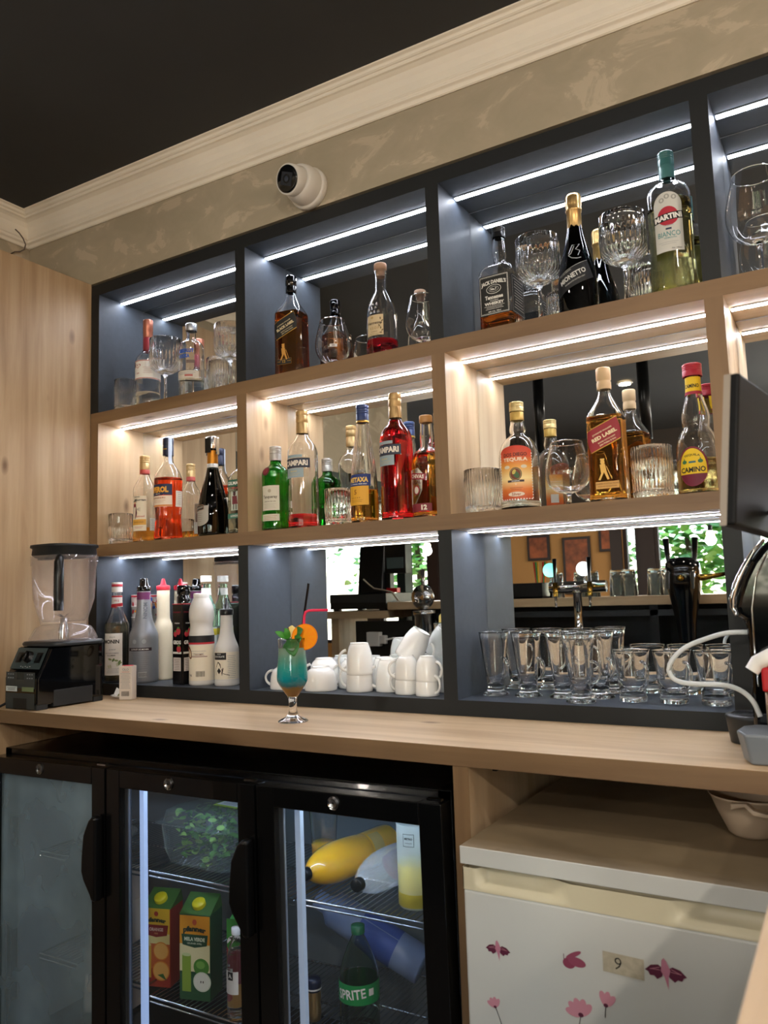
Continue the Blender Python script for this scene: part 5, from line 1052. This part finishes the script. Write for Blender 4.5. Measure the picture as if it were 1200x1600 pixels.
def carton(x, y, rot, w_, d_, h, label, base, top, fn):
    t = thing('juice_carton', label, 'carton', (x, y, on(x, -.972)), rot, 'juice cartons on the lower rack of the middle door')
    m = MB(); m.box(-w_ / 2, w_ / 2, -d_ / 2, d_ / 2, 0, h * .86, base); m.build('carton', t, bevel=.0015)
    m = MB(); m.add([(-w_ / 2, -d_ / 2, h * .86), (w_ / 2, -d_ / 2, h * .86), (w_ / 2, d_ / 2, h * .86), (-w_ / 2, d_ / 2, h * .86), (-w_ / 2, d_ * .28, h * .985), (w_ / 2, d_ * .28, h * .985), (w_ / 2, d_ * .36, h), (-w_ / 2, d_ * .36, h)], [(0, 1, 5, 4), (2, 3, 7, 6), (4, 5, 6, 7), (0, 4, 7, 3), (1, 2, 6, 5)], top); m.build('gable_top', t)
    m = MB(); fn(m, flatS((0, -d_ / 2 - .0003, 0), (1, 0, 0), (0, 0, 1), (0, -1, 0))); m.build('printed_front', t); return t
def capon(t, m_, h, d_):
    b = MB(); b.lathe([(.0165, 0), (.0165, .013), (.015, .015), (0, .015)], m_, 28, mod=lambda a, z: 1 + .02 * math.cos(30 * a)); o = b.build('cap', t); o.location = (0, -d_ * .10, h * .905); o.rotation_euler.x = math.atan2(h * .125, d_ * .78)
YC = mat('yellow cap', '#e8d81c', .35)
def f(b, S):
    b.rect(S, 0, .160, .076, .062, paint('#e5b928'), .0003, nx=1, ny=1); b.rect(S, 0, .090, .076, .080, paint('#e9d98c'), .0003, nx=1, ny=1); b.rect(S, 0, .026, .076, .050, paint('#a8341f'), .0003, nx=1, ny=1); b.rect(S, .008, .075, .060, .060, paint('#c7622c'), .0005, nx=1, ny=1)
    b.text(S, 'pfanner', 0, .162, .015, paint('#2e3d22'), .0009, wd=.056, bold=.06, arc=4); b.poly(S, [(-.034, .151), (.034, .151), (.030, .126), (0, .121), (-.030, .126)], paint('#8d2a24'), .0006); b.text(S, 'ORANGE', 0, .140, .0085, paint('#e8c7b4'), .001, wd=.040, bold=.04); b.text(S, '100%', 0, .130, .004, paint('#e8a06a'), .001)
    b.ell(S, 0, .178, .006, .006, paint('#b5432c'), .0009)
    for x, z, r in ((.014, .088, .022), (.014, .040, .024)): b.ell(S, x, z, r, r, paint('#e08a2c'), .0007); b.ell(S, x, z, r * .88, r * .88, paint('#efb35a'), .0009)
    b.rect(S, -.024, .062, .020, .080, paint('#e0b23a'), .0008, nx=1); b.ell(S, -.024, .102, .010, .004, paint('#efd98a'), .0010); b.poly(S, [(.004, .030), (.030, .018), (.020, .034)], paint('#3d6a2c'), .0011)
capon(carton(.474, -.150, .30, .080, .066, .222, 'yellow and red orange juice carton left of the green apple one', mat('carton red', '#9c2f20', .4), mat('carton green top', '#3d6a2a', .4), f), YC, .222, .066)
def f(b, S):
    b.rect(S, 0, .160, .082, .074, paint('#e39a1c'), .0003, nx=1, ny=1); b.rect(S, 0, .098, .082, .064, paint('#e9e0a8'), .0004, nx=1, ny=1); b.rect(S, 0, .030, .082, .060, paint('#2a5a34'), .0003, nx=1, ny=1)
    b.text(S, 'pfanner', 0, .165, .017, paint('#20301c'), .0009, wd=.062, bold=.06, arc=4); b.poly(S, [(-.036, .153), (.036, .153), (.033, .128), (0, .122), (-.033, .128)], paint('#1f4a2c'), .0006); b.text(S, 'MELA VERDE', 0, .142, .009, paint('#d8e0c0'), .001, wd=.056, bold=.05); b.text(S, 'GRUENER APFEL', 0, .132, .004, paint('#d8e0c0'), .001)
    b.ell(S, 0, .182, .006, .007, paint('#c9542c'), .0009); b.ell(S, .018, .078, .021, .020, paint('#4c8a2c'), .0007); b.ell(S, .016, .083, .012, .009, paint('#7ab04a'), .0009); b.ell(S, .020, .044, .024, .023, paint('#dfe6c8'), .0008); b.ell(S, .020, .044, .021, .020, paint('#eef0dc'), .001)
    for dx in (-.003, .003): b.ell(S, .020 + dx, .044, .0015, .003, paint('#4a3a20'), .0013)
    b.rect(S, -.022, .062, .024, .086, paint('#8fae3a'), .0008, nx=1); b.ell(S, -.022, .105, .012, .004, paint('#cfdc9a'), .0010)
capon(carton(.614, -.155, .28, .084, .066, .232, 'yellow and green apple juice carton between the two other cartons', mat('carton dark green', '#244f30', .4), mat('carton green top'), f), YC, .232, .066)
def f(b, S):
    b.rect(S, 0, .175, .082, .050, paint('#3f8f34'), .0003, nx=1, ny=1); b.rect(S, 0, .090, .082, .090, paint('#a02c38'), .0003, nx=1, ny=1); b.ell(S, 0, .147, .040, .020, WHT, .0005); b.ell(S, 0, .137, .040, .020, paint('#3f8f34'), .0006); b.text(S, 'TYMBARK', 0, .156, .011, BLK, .001, wd=.066, bold=.06, rot=.12)
    b.ell(S, .0, .136, .008, .008, paint('#b8242c'), .001); b.text(S, 'NEKTAR', .006, .100, .006, WHT, .0009); b.text(S, 'PIERSIC', .0, .089, .010, WHT, .0009, wd=.048); b.text(S, 'CAISE', .0, .078, .005, WHT, .0009); b.rect(S, 0, .022, .082, .044, paint('#e0a03a'), .0004, nx=1, ny=1); b.ell(S, .004, .040, .024, .034, paint('#e8a03c'), .0008, rot=-.5); b.ell(S, .004, .042, .012, .026, paint('#c9461c'), .001, rot=-.5)
capon(carton(.748, -.130, .20, .084, .068, .215, 'green and red peach nectar carton, rightmost of the cartons', mat('carton mid green', '#2f7a38', .4), mat('carton bright green', '#3f9a3c', .4), f), mat('green cap', '#1f7a44', .35), .215, .068)
B = Bottle('water_bottle', 'small clear bottle with pale cap in front of the peach nectar carton', (.772, -.200, on(.772, -.972)), [(.022, 0), (.024, .003), (.024, .12), (.0235, .14), (.016, .165), (.0105, .175), (.0105, .195)], GLASS, .15, tint('water', '#eef6f4', 1.33), soft=1)
B.cap([(.0125, .186), (.0125, .200), (0, .200)], WHITEP); B.lab(lambda b, S: (b.rect(S, 0, .085, .04, .05, WHT, nx=12), b.rect(S, 0, .100, .015, .018, BLK, .0009), b.text(S, 'A', 0, .100, .010, WHT, .0013)))
# top rack behind the right door : lying bottles
def pet(name, label, loc, rot, prof, glass, liq, fill, capm, ry=PI / 2, labfn=None, cr_=.0145):
    B = Bottle(name, label, loc, prof, glass, fill, liq, soft=2); h = prof[-1][1]
    B.cap([(cr_, h - .012), (cr_, h + .003), (cr_ - .001, h + .004), (0, h + .004)], capm, mod=lambda a, z: 1 + .02 * math.cos(30 * a))
    if labfn: B.lab(labfn)
    B.root.rotation_mode = 'QUATERNION'; return B
def lay(B, tip, tail, r, roll=0):                      # the bottle lies with its base at tail and its cap towards tip
    d = (Vector(tip) - Vector(tail)).normalized(); B.root.location = Vector(tail) + Vector((0, 0, ZO)); q = d.to_track_quat('Z', 'Y'); B.root.rotation_quaternion = q @ Matrix.Rotation(roll, 3, 'Z').to_quaternion()
pp = [(.032, 0), (.040, .006), (.042, .02), (.042, .10), (.040, .105), (.042, .11), (.047, .17), (.045, .22), (.034, .262), (.018, .285), (.0125, .292), (.0125, .302)]
zr = on(1.0, -.668) + .0475
ym = D.materials.new('mango juice'); ym.use_nodes = True; b_ = ym.node_tree.nodes['Principled BSDF']; b_.inputs['Base Color'].default_value = lin('#f6bc08'); b_.inputs['Roughness'].default_value = .3; b_.inputs['Subsurface Weight'].default_value = .2
B = pet('juice_bottle', 'yellow mango juice bottle lying on the top rack behind the right cooler door', (0, 0, 0), 0, pp, TP, ym, .285, BLACK, labfn=lambda b, S: (b.rect(S, 0, .085, .19, .035, paint('#c9b060'), nx=40), b.rect(S, .0, .085, .024, .020, BLK, .0009), b.text(S, 'P', .0, .085, .012, WHT, .0012)))
lay(B, (.985, -.205, zr), (1.030, .085, zr), 0, .5)
B = pet('plastic_bottle', 'empty clear plastic bottle lying beside the yellow juice bottle, black cap outwards', (0, 0, 0), 0, [(a * .92, z) for a, z in pp], pane('clear bottle plastic', .16, '#dfe6e8'), tint('clear juice', '#e8ecd8', 1.33), .02, BLACK, labfn=lambda b, S: (b.rect(S, 0, .10, .16, .07, paint('#8c2436'), nx=40), b.rect(S, 0, .16, .03, .03, paint('#c9c6d4'), .0009), lines(b, S, 0, .17, .02, 4, .006, .0015, BLK, .0013)))
lay(B, (1.122, -.205, zr - .002), (1.128, .092, zr - .002), 0, .3)
TF = pane('frosted plastic', .30, '#cfd8d4')
B = Bottle('measuring_jug', 'tall frosted container half full of yellow juice at the right of the top rack', (1.232, -.145, on(1.23, -.668)), [(.036, 0), (.0385, .004), (.040, .17), (.0405, .172)], TF, .088, D.materials['mango juice'], soft=0, wall=.0015, base=.004)
D.materials['mango juice']; lj = D.materials.new('lemon juice'); lj.use_nodes = True; lj.node_tree.nodes['Principled BSDF'].inputs['Base Color'].default_value = lin('#c9b83a'); B.liq.data.materials[0] = lj
def f(b, S):
    b.rect(S, .006, .130, .024, .001, BLK); b.rect(S, .006, .155, .024, .001, BLK); b.rect(S, -.006, .1425, .001, .026, BLK, nx=1); b.rect(S, .018, .1425, .001, .026, BLK, nx=1); b.text(S, 'METRO', .006, .146, .0045, BLK, wd=.018, bold=.05); b.rect(S, .006, .137, .016, .0008, BLK)
B.lab(f, 'printed_mark')
B = Bottle('glass_carafe', 'tall glass of pale juice at the left of the top rack behind the right door', (.930, -.06, on(.95, -.668)), [(.030, 0), (.030, .06), (.036, .15), (.036, .155)], GLASS, .07, D.materials['mango juice'], soft=0, cat='glass')
t = thing('milk_bottle', 'blue and white cylinder bottle leaning across the lower right compartment', 'bottle', (0, 0, 0)); t.rotation_mode = 'QUATERNION'
m = MB(); m.lathe([(0, 0), (.040, 0), (.042, .003), (.042, .24), (.040, .25), (.028, .262), (.022, .27), (.022, .30), (0, .30)], mat('pale blue plastic', '#7d90b4', .35), 40); m.build('body', t)
B_ = lambda x, z, e: ((.042 + e) * math.cos(-PI / 2 + x / .042), (.042 + e) * math.sin(-PI / 2 + x / .042), z)
m = MB(); m.rect(B_, 0, .12, .262, .10, paint('#3a55a0'), .0006, nx=60); m.rect(B_, -.02, .12, .05, .09, paint('#c3cbdc'), .0009, nx=14); m.rect(B_, -.035, .12, .004, .08, NAVY, .0012, nx=1); m.rect(B_, -.008, .12, .004, .08, NAVY, .0012, nx=1); m.build('label', t)
tip, tail = Vector((.900, -.02, -.752)), Vector((1.150, .02, -.865)); t.location = tail + Vector((0, 0, ZO)); t.rotation_quaternion = (tip - tail).to_track_quat('Z', 'Y') @ Matrix.Rotation(-.6, 3, 'Z').to_quaternion()
B = Bottle('soda_bottle', 'green-labelled lemonade bottle standing on the lower rack of the right door', (1.092, -.165, on(1.09, -.945)), [(.030, 0), (.043, .004), (.044, .015), (.044, .11), (.042, .13), (.030, .165), (.018, .19), (.0125, .20), (.0125, .215)], tint('dark green plastic', '#c9ddd2', 1.3), None, None)
B.cap([(.0150, .203), (.0150, .219), (0, .219)], mat('deep green cap', '#16603a', .35)); B.lab(lambda b, S: (b.rect(S, 0, .092, .276, .040, paint('#168a46'), nx=60), b.text(S, 'SPRITE', .006, .093, .020, WHT, .0014, wd=.066, bold=.02, rot=.12), b.rect(S, .052, .096, .012, .014, WHT, .0012)))
t = thing('sparkling_wine_bottle', 'small gold foil wrapped bottle neck with blue top on the lower rack', 'bottle', (.972, -.170, on(.97, -.945))); m = MB(); m.lathe([(0, 0), (.0150, 0), (.0165, .02), (.0150, .035), (.0165, .05), (.0150, .062)], mat('gold foil'), 28, mod=lambda a, z: 1 + .03 * math.cos(11 * a + 120 * z)); m.build('foil', t)
m = MB(); m.lathe([(.0152, .0605), (.0175, .066), (.0175, .082), (.014, .088), (0, .089)], mat('navy cap'), 28); m.lathe([(.0178, .0655), (.0178, .069)], WHITEP, 28); m.build('cap', t)
# left compartment
zt = on(.14, -.676)
t = thing('serving_tray', 'round clear tray on the top rack behind the misted door', 'tray', (.150, -.055, zt)); m = MB(); m.lathe([(0, 0), (.070, 0), (.080, .007), (.082, .012), (.080, .012), (.069, .003), (0, .003)], pane('clear tray', .2, '#dfe6e8'), 48); m.build('dish', t)
k0 = None
for k, (dx, dy) in enumerate(((-.035, -.02), (.005, -.035), (.040, -.018), (-.015, .022), (.028, .025))):
    if k0 is None:
        k0 = thing('shot_glass', 'upside-down shot glass on the round tray behind the misted door', 'glass', (.150 + dx, -.055 + dy, zt + .0035), 0, 'upside-down shot glasses on the tray')
        m = MB(); m.lathe([(.0165, 0), (.0175, 0), (.0130, .062), (.0125, .064), (0, .064), (0, .054), (.0115, .052)], GLASS, 24, close=True); m.build('bowl', k0)
    else: dup(k0, (.150 + dx, -.055 + dy, zt + .0035))
for x, y, z, w_, h, lb in ((.215, -.08, on(.2, -.95), .10, .115, 'white box on the lower rack behind the misted door, under another'), (.217, -.08, on(.2, -.95) + .1155, .095, .085, 'white box stacked on top of another behind the misted door'), (.205, -.08, FL + .092, .12, .16, 'white box at the bottom of the misted compartment')):
    t = thing('white_box', lb, 'box', (x, y, z), .1, 'white boxes behind the misted door'); m = MB(); m.box(-w_ / 2, w_ / 2, -.05, .05, 0, h, mat('white card')); m.build('carton', t, bevel=.002)
    m = MB(); m.rect(flatS((.01, -.0503, h * .5), (1, 0, 0), (0, 0, 1), (0, -1, 0)), 0, 0, w_ * .5, h * .5, paint('#3a3d40'), .0002, nx=1, ny=1); m.build('print', t)

# ------------------------------------------------------------------ white fridge
FW = speckle(mat('fridge white', '#c9cac4', .38), 3, .03); FB = speckle(mat('yellowed trim', '#cfc6a8', .4), 6, .05)
t = thing('white_fridge', 'old white mini fridge with yellowed handle strip, bird and flower stickers', 'fridge', (0, 0, 0))
m = MB(); m.box(1.480, 1.986, -.385, .12, FL + .02, -.457, FW); m.build('body', t, bevel=.004)
m = MB(); m.box(1.4745, 1.990, -.421, .13, -.4555, -.426, speckle(mat('fridge lid shade brown', '#85755c', .5), 14, .08)); m.box(1.4742, 1.9903, -.4216, -.4195, -.4550, -.4262, FW); m.build('lid', t, bevel=.004, seg=3)  # lid top browned to stand for shade under the counter; front strip white
m = MB(); m.box(1.478, 1.988, -.420, -.389, FL + .05, -.4965, FW); dr = m.build('door', t, bevel=.004)
# handle strip with two scooped recesses
m = MB(); zt_, zb_ = -.4600, -.4965; n = 60; vs = []; 
def dep(x):
    u = (x - 1.478) / .51
    def g(a, b): 
        if a < u < b: s = min(1, (u - a) / .02, (b - u) / .10 if a < .3 else (b - u) / .02, 1) if a < .3 else min(1, (u - a) / .10, (b - u) / .02); return max(0, s)
        return 0
    return .020 * max(g(.05, .36), g(.66, .95))
rows = [(0, zt_, 1), (0, zt_ - .002, 1), (0, zb_ + .012, 1), (0, zb_ + .008, 0), (0, zb_, 0)]
for i in range(n + 1):
    x = 1.478 + .51 * i / n
    for _, z, k in rows: vs.append((x, -.4205 + dep(x) * k, z))
r5 = len(rows); fs = [(i * r5 + j, i * r5 + j + 1, (i + 1) * r5 + j + 1, (i + 1) * r5 + j) for i in range(n) for j in range(r5 - 1)]
m.add(vs, fs, FB, True); m.box(1.478, 1.988, -.398, -.389, zb_, zt_, FB); m.box(1.478, 1.4795, -.4205, -.39, zb_, zt_, FB); m.build('handle_strip', dr)
S = flatS((0, -.4204, 0), (1, 0, 0), (0, 0, 1), (0, -1, 0))
PK, DP, LP = paint('#b9798c'), paint('#5a1f38'), paint('#c98a98')
def bird(x, z, s):
    m = MB()
    for k, sg in enumerate((-1, 1)):
        m.poly(S, [(x + sg * s * .10, z + s * .15), (x + sg * s * .35, z + s * .30), (x + sg * s * .70, z + s * .22), (x + sg * s, z - s * .05), (x + sg * s * .84, z - s * .12), (x + sg * s * .76, z - s * .28), (x + sg * s * .56, z - s * .26), (x + sg * s * .42, z - s * .40), (x + sg * s * .16, z - s * .22)], DP, .0003)
        for a in (.15, .45): m.rect(S, x + sg * s * .5, z + s * (.02 + a * .2), s * .5, s * .025, LP, .0005, rot=sg * -(a - .1), nx=1, ny=1)
    m.poly(S, [(x - s * .16, z + s * .55), (x - s * .06, z + s * .66), (x + s * .06, z + s * .52), (x + s * .24, z + s * .12), (x + s * .14, z - s * .20), (x + s * .10, z - s * .80), (x - s * .06, z - s * .24), (x - s * .22, z + s * .02)], PK, .0007)
    o = m.build('bird_sticker', dr); return o
bird(1.537, -.583, .022); bird(1.804, -.563, .030)
m = MB(); m.ell(S, 1.657, -.580, .010, .008, paint('#8a3c54'), .0003); m.ell(S, 1.670, -.576, .014, .007, paint('#93485e'), .0004, rot=-.12); m.ell(S, 1.665, -.566, .014, .0035, paint('#93485e'), .0005, rot=.5); m.rect(S, 1.649, -.571, .001, .008, DP, .0006, nx=1, ny=1); m.build('butterfly_sticker', dr)
def flower(x, z, s, pet_, ang, st):
    m = MB()
    for k in range(pet_): a = ang + (k - (pet_ - 1) / 2) * .55; m.ell(S, x + s * .55 * math.cos(a), z + s * .55 * math.sin(a), s * .62, s * .30, LP, .0003 + .0001 * k, rot=a)
    m.ell(S, x, z, s * .2, s * .16, DP, .0009); pts = [S(x + st[0] * q + .15 * st[0] * math.sin(q * 3), z + st[1] * q, .0004) for q in [k / 8 for k in range(9)]]
    m.tube(pts, .0006, BLACK, 5); m.build('flower_sticker', dr)
flower(1.528, -.674, .013, 4, 1.9, (.015, -.05)); flower(1.672, -.653, .021, 5, 1.9, (-.008, -.05)); flower(1.712, -.630, .018, 3, 1.35, (-.002, -.018))
m = MB(); m.rect(S, 1.742, -.566, .062, .030, speckle(mat('masking tape', '#b4ab95', .5), 90, .12, .5, .002), .0004, rot=-.02, nx=16, ny=8); m.text(S, '9', 1.734, -.565, .018, BLK, .0009, rot=-.15, bold=-.01); m.build('tape_label', dr)
t = thing('plastic_bowl', 'beige plastic bowl with a side grip standing on the white fridge', 'bowl', (1.905, -.155, -.4257)); BW = mat('beige plastic', '#b9a58d', .45)
m = MB(); m.lathe([(0, 0), (.030, 0), (.038, .006), (.055, .042), (.066, .070), (.068, .070), (.0645, .066), (.053, .042), (.036, .009), (0, .004)], BW, 48); m.build('bowl', t)
m = MB(); m.prism([(-.022, .058), (.0, .064), (.012, .052), (.034, .050), (.036, .056), (.014, .060), (.004, .070), (-.022, .068)], 1, -.080, -.058, BW); m.build('grip', t, bevel=.002)
# ------------------------------------------------------------------ the rest of the bar, seen in the mirrors
t = thing('front_bar', 'front bar counter with dark underside, seen in the mirrors', 'bar counter', (0, 0, 0))
m = MB(); m.box(-.32, 1.90, -2.42, -2.0, -.085, -.040, WOODX); m.build('bar_top', t, bevel=.002)
m = MB(); m.box(-.80, -.32, -2.42, -2.0, -.135, -.090, WOODX); m.box(-.745, -.690, -2.36, -2.02, FL, -.135, WOODZ); m.build('till_shelf', t)
m = MB(); m.box(-.32, 1.90, -2.40, -2.30, FL, -.085, BLACK); m.box(.0, 1.90, -2.30, -1.70, -.60, -.56, DARK); m.box(1.2, 1.24, -2.3, -2.02, -.56, -.085, BLACK); m.box(.0, 1.90, -2.03, -2.02, -.14, -.11, SATIN); m.box(.0, .02, -2.3, -1.72, FL, -.56, BLACK); m.box(1.88, 1.90, -2.3, -1.72, FL, -.56, BLACK); m.build('under_bar', t)
m = MB(); m.box(.0, 1.90, -2.02, -1.72, -.325, -.290, SATIN); m.box(0.0, 1.90, -2.02, -1.99, -.56, -.325, BLACK); m.build('tap_ledge', t)
t = thing('beer_tower', 'chrome T-shaped beer tower with two taps, seen in the mirror', 'beer tap', (.885, -1.86, -.2897))
m = MB(); m.lathe([(.045, 0), (.045, .01), (.022, .014), (.0215, .27), (.028, .275), (.028, .285), (0, .285)], CHROME, 28); m.tube([(-.14, 0, .305), (.15, 0, .305)], .030, CHROME, 24); m.build('column', t)
for x in (-.09, .085):
    m = MB(); m.tube([(x, .02, .305), (x, .075, .305)], .011, mat('brass', '#c09a45', .2, metal=1), 14); m.tube([(x, .070, .33), (x, .070, .26)], .013, mat('brass'), 14); m.tube([(x, .070, .262), (x, .074, .205)], [.008, .006], CHROME, 10); tp = m.build('tap', t)
    m = MB(); m.tube([(x, .070, .33), (x, .062, .45)], [.007, .011], BLACK, 10); m.build('tap_handle', tp)
    m = MB(); m.tube([(x - .045, .012, .395), (x - .045, .002, .395)], .036, mat('lit badge teal' if x < 0 else 'lit badge white', '#ffffff', emit='#56c9b4' if x < 0 else '#f4fbff', es=1.6), 28); m.tube([(x - .045, .002, .335), (x - .045, .002, .365)], .006, CHROME, 8); m.build('badge', t)
t = thing('beer_tower', 'tall black sculpted beer tower with upright handles, seen in the mirror', 'beer tap', (1.40, -1.86, -.2897))
m = MB(); m.lathe([(.035, 0), (.037, .03), (.045, .12), (.062, .22), (.078, .30), (.080, .36), (.075, .40), (.055, .425), (0, .43)], BGLOSS, 32, p=2.6); m.build('column', t)
m = MB()
for x in (-.055, .055): m.tube([(x, .03, .36), (x * 1.2, .02, .52)], [.008, .015], BLACK, 10)
m.build('tap_handle', t); m = MB()
for x in (-.055, .055): m.tube([(x, .04, .36), (x, .095, .345), (x, .10, .28)], [.013, .012, .008], CHROME, 10)
m.tube([(.07, 0, .33), (.13, .02, .335), (.20, .03, .345)], [.018, .012, .009], mat('brass'), 10); m.ball((0, .075, .33), .016, mat('brass')); m.build('tap', t)
# glasses upside down on the bar
k0 = None
for k in range(7):
    x, y = .69 + .098 * k + (.02 if k % 2 else 0), -2.13 - .05 * (k % 2)
    lb = 'upturned pint glass number %s from the left on the front bar, seen in the mirror' % ('one', 'two', 'three', 'four', 'five', 'six', 'seven')[k]
    if k0 is None:
        k0 = thing('pint_glass', lb, 'glass', (x, y, -.0398), 0, 'upturned pint glasses on the front bar'); m = MB(); m.lathe([(.040, 0), (.041, .001), (.033, .135), (.031, .138), (0, .138), (0, .128), (.030, .126), (.0385, .001)], mat('greenish glass', '#f4fdfb', .02, trans=1, ior=1.4), 24, close=True); m.build('bowl', k0)
    else: dup(k0, (x, y, -.0398), 0, lb)
t = thing('bar_caddy', 'black bar caddy with napkins and coloured straws, seen in the mirror', 'caddy', (.53, -2.10, -.0398)); 
m = MB(); m.box(-.11, .11, -.07, .07, 0, .012, BLACK)
for a in ((-.11, .11, -.07, -.065), (-.11, .11, .065, .07), (-.11, -.105, -.07, .07), (.105, .11, -.07, .07), (-.03, -.025, -.07, .07)): m.box(*a, 0, .085, BLACK)
m.build('tray', t, bevel=.002)
m = MB()
for k, c in enumerate(('#c0281c', '#2a9a4a', '#e0b020', '#c0281c', '#2a9a4a', '#e07a20')): m.tube([(.05 + .008 * k, -.03 + .01 * (k % 3), .015), (.03 + .018 * k, -.04 + .02 * (k % 3), .20)], .005, paint(c), 8)
m.build('straws', t)
t = thing('cash_drawer', 'flat black cash drawer on the front bar, seen in the mirror', 'cash drawer', (-.545, -2.19, -.0895)); m = MB(); m.box(-.205, .205, -.17, .17, .012, .105, BLACK); m.box(-.207, .207, .168, .172, .05, .10, SATIN); m.build('drawer', t, bevel=.004)
m = MB()
for sx in (-.17, .17):
    for sy in (-.14, .14): m.box(sx - .02, sx + .02, sy - .02, sy + .02, 0, .0118, BLACK)
m.build('feet', t)
t = thing('till_computer', 'black till computer standing on the cash drawer, seen in the mirror', 'till', (-.50, -2.20, .0158)); m = MB(); m.prism([(-.06, 0), (.06, 0), (.02, .30), (-.04, .30)], 0, -.12, .06, BLACK); m.build('screen_back', t, bevel=.004)
m = MB(); m.box(.07, .22, -.04, .03, .12, .30, BLACK); m.box(.085, .205, .03, .034, .15, .22, mat('customer display', '#46585c', .2)); m.box(.06, .10, -.03, .02, .0, .13, BLACK); m.build('display', t, bevel=.003)
m = MB(); m.tube([(-.06, .08, .09), (-.02, .09, .06), (.02, .085, .03), (.10, .12, .02), (.18, .14, .004), (.24, .17, -.05)], .005, mat('beige cable', '#b5aa96', .5), 8); m.build('cable', t); m = MB(); m.box(.10, .175, .03, .07, .002, .03, mat('red plastic')); m.build('power_block', t)
t = thing('power_socket', 'white socket adapter with plug on the dark front bar board, seen in the mirror', 'socket', (-.30, -1.95, -.30)); m = MB(); m.box(-.25, .30, -.06, -.05, -.6, .15, BLACK); m.box(-.25, .3, -.06, -.05, FL + .3, -.6, BLACK); m.build('board', t)
m = MB(); m.box(-.15, -.06, -.05, -.01, .0, .085, WHITEP); m.box(-.06, -.02, -.045, -.015, .015, .065, WHITEP); m.build('adapter', t, bevel=.004); m = MB(); m.tube([(-.02, -.03, .04), (.04, -.02, .05), (.10, -.02, .03), (.14, -.03, 0), (.15, -.03, -.2)], .006, WHITEP, 8); m.build('lead', t)
t = thing('citrus_press', 'steel citrus press with round domed head and lever, seen in the mirror', 'juicer', (.035, -1.80, -.2897))
m = MB(); m.lathe([(.055, 0), (.055, .17), (.062, .18), (.062, .20), (0, .20)], STEEL, 32); m.build('body', t); m = MB(); m.ball((0, .01, .275), (.070, .035, .070), STEEL, 28, 16); m.tube([(0, .055, .275), (0, .045, .275)], .03, CHROME, 24); m.build('head', t); m = MB(); m.tube([(0, 0, .33), (0, 0, .43)], [.010, .014], STEEL, 12); m.build('lever', t)
# framed pictures on the ochre wall
for x, z, w_, h in ((-.42, .40, .22, .24), (-.06, .22, .26, .52), (.16, .47, .0, 0), (.22, .44, .14, .22)):
    if not w_: continue
    t = thing('picture_frame', {-.42: 'brown framed picture at the left of the far ochre wall', -.06: 'tallest brown framed picture on the far ochre wall', .22: 'brown framed picture nearest the far window'}[x], 'picture', (x, -4.985, z), group='brown framed pictures on the far wall'); m = MB(); m.box(-w_ / 2, w_ / 2, 0, .02, -h / 2, h / 2, WINF); m.build('frame', t, bevel=.004)
    m = MB(); m.box(-w_ / 2 + .025, w_ / 2 - .025, .02, .022, -h / 2 + .025, h / 2 - .025, speckle(mat('rust print', '#8d4a26', .5), 14, .5)); m.build('print', t)
# greenery outside the far windows
LG = [mat('leaf light', '#a8d070', .6), mat('leaf mid', '#7ab852', .6), mat('leaf dark', '#4c8a3c', .6)]
def tree(x, y, h, r, label):
    t = thing('garden_tree', label, 'tree', (x, y, FL - .6)); m = MB(); m.tube([(0, 0, 0), (.05, 0, h * .5), (0, .05, h * .8)], [.09, .07, .03], mat('bark', '#4a3a2c', .8), 10); m.build('trunk', t)
    m = MB()
    for k in range(650):
        u, v, w_ = random.gauss(0, .45), random.gauss(0, .4), random.gauss(0, .45); a = random.uniform(0, 2 * PI); b = (u * r, v * r, h * .72 + w_ * r)
        leaf(m, b, (math.cos(a), math.sin(a), random.uniform(-.5, .5)), (0, random.uniform(-1, 1), 1), .14, .05, LG[k % 3], .3)
    m.build('foliage', t)
tree(-2.9, -7.2, 3.2, .9, 'leafy green tree outside the leftmost far window'); tree(-1.6, -7.8, 3.0, .9, 'leafy green tree outside the window left of the till'); tree(.5, -7.4, 3.0, .8, 'leafy green tree outside the narrow window'); tree(1.7, -7.0, 3.4, .8, 'leafy green tree outside the wide window'); tree(3.1, -7.6, 3.1, .9, 'leafy green tree outside the rightmost window')
m = MB(); m.box(-8, 8, -12, -5.12, FL - .65, FL - .6, speckle(mat('pale paving', '#b0aa9c', .8), 4, .1)); struct(m, 'ground', 'pale paving outside the far windows', 'ground')
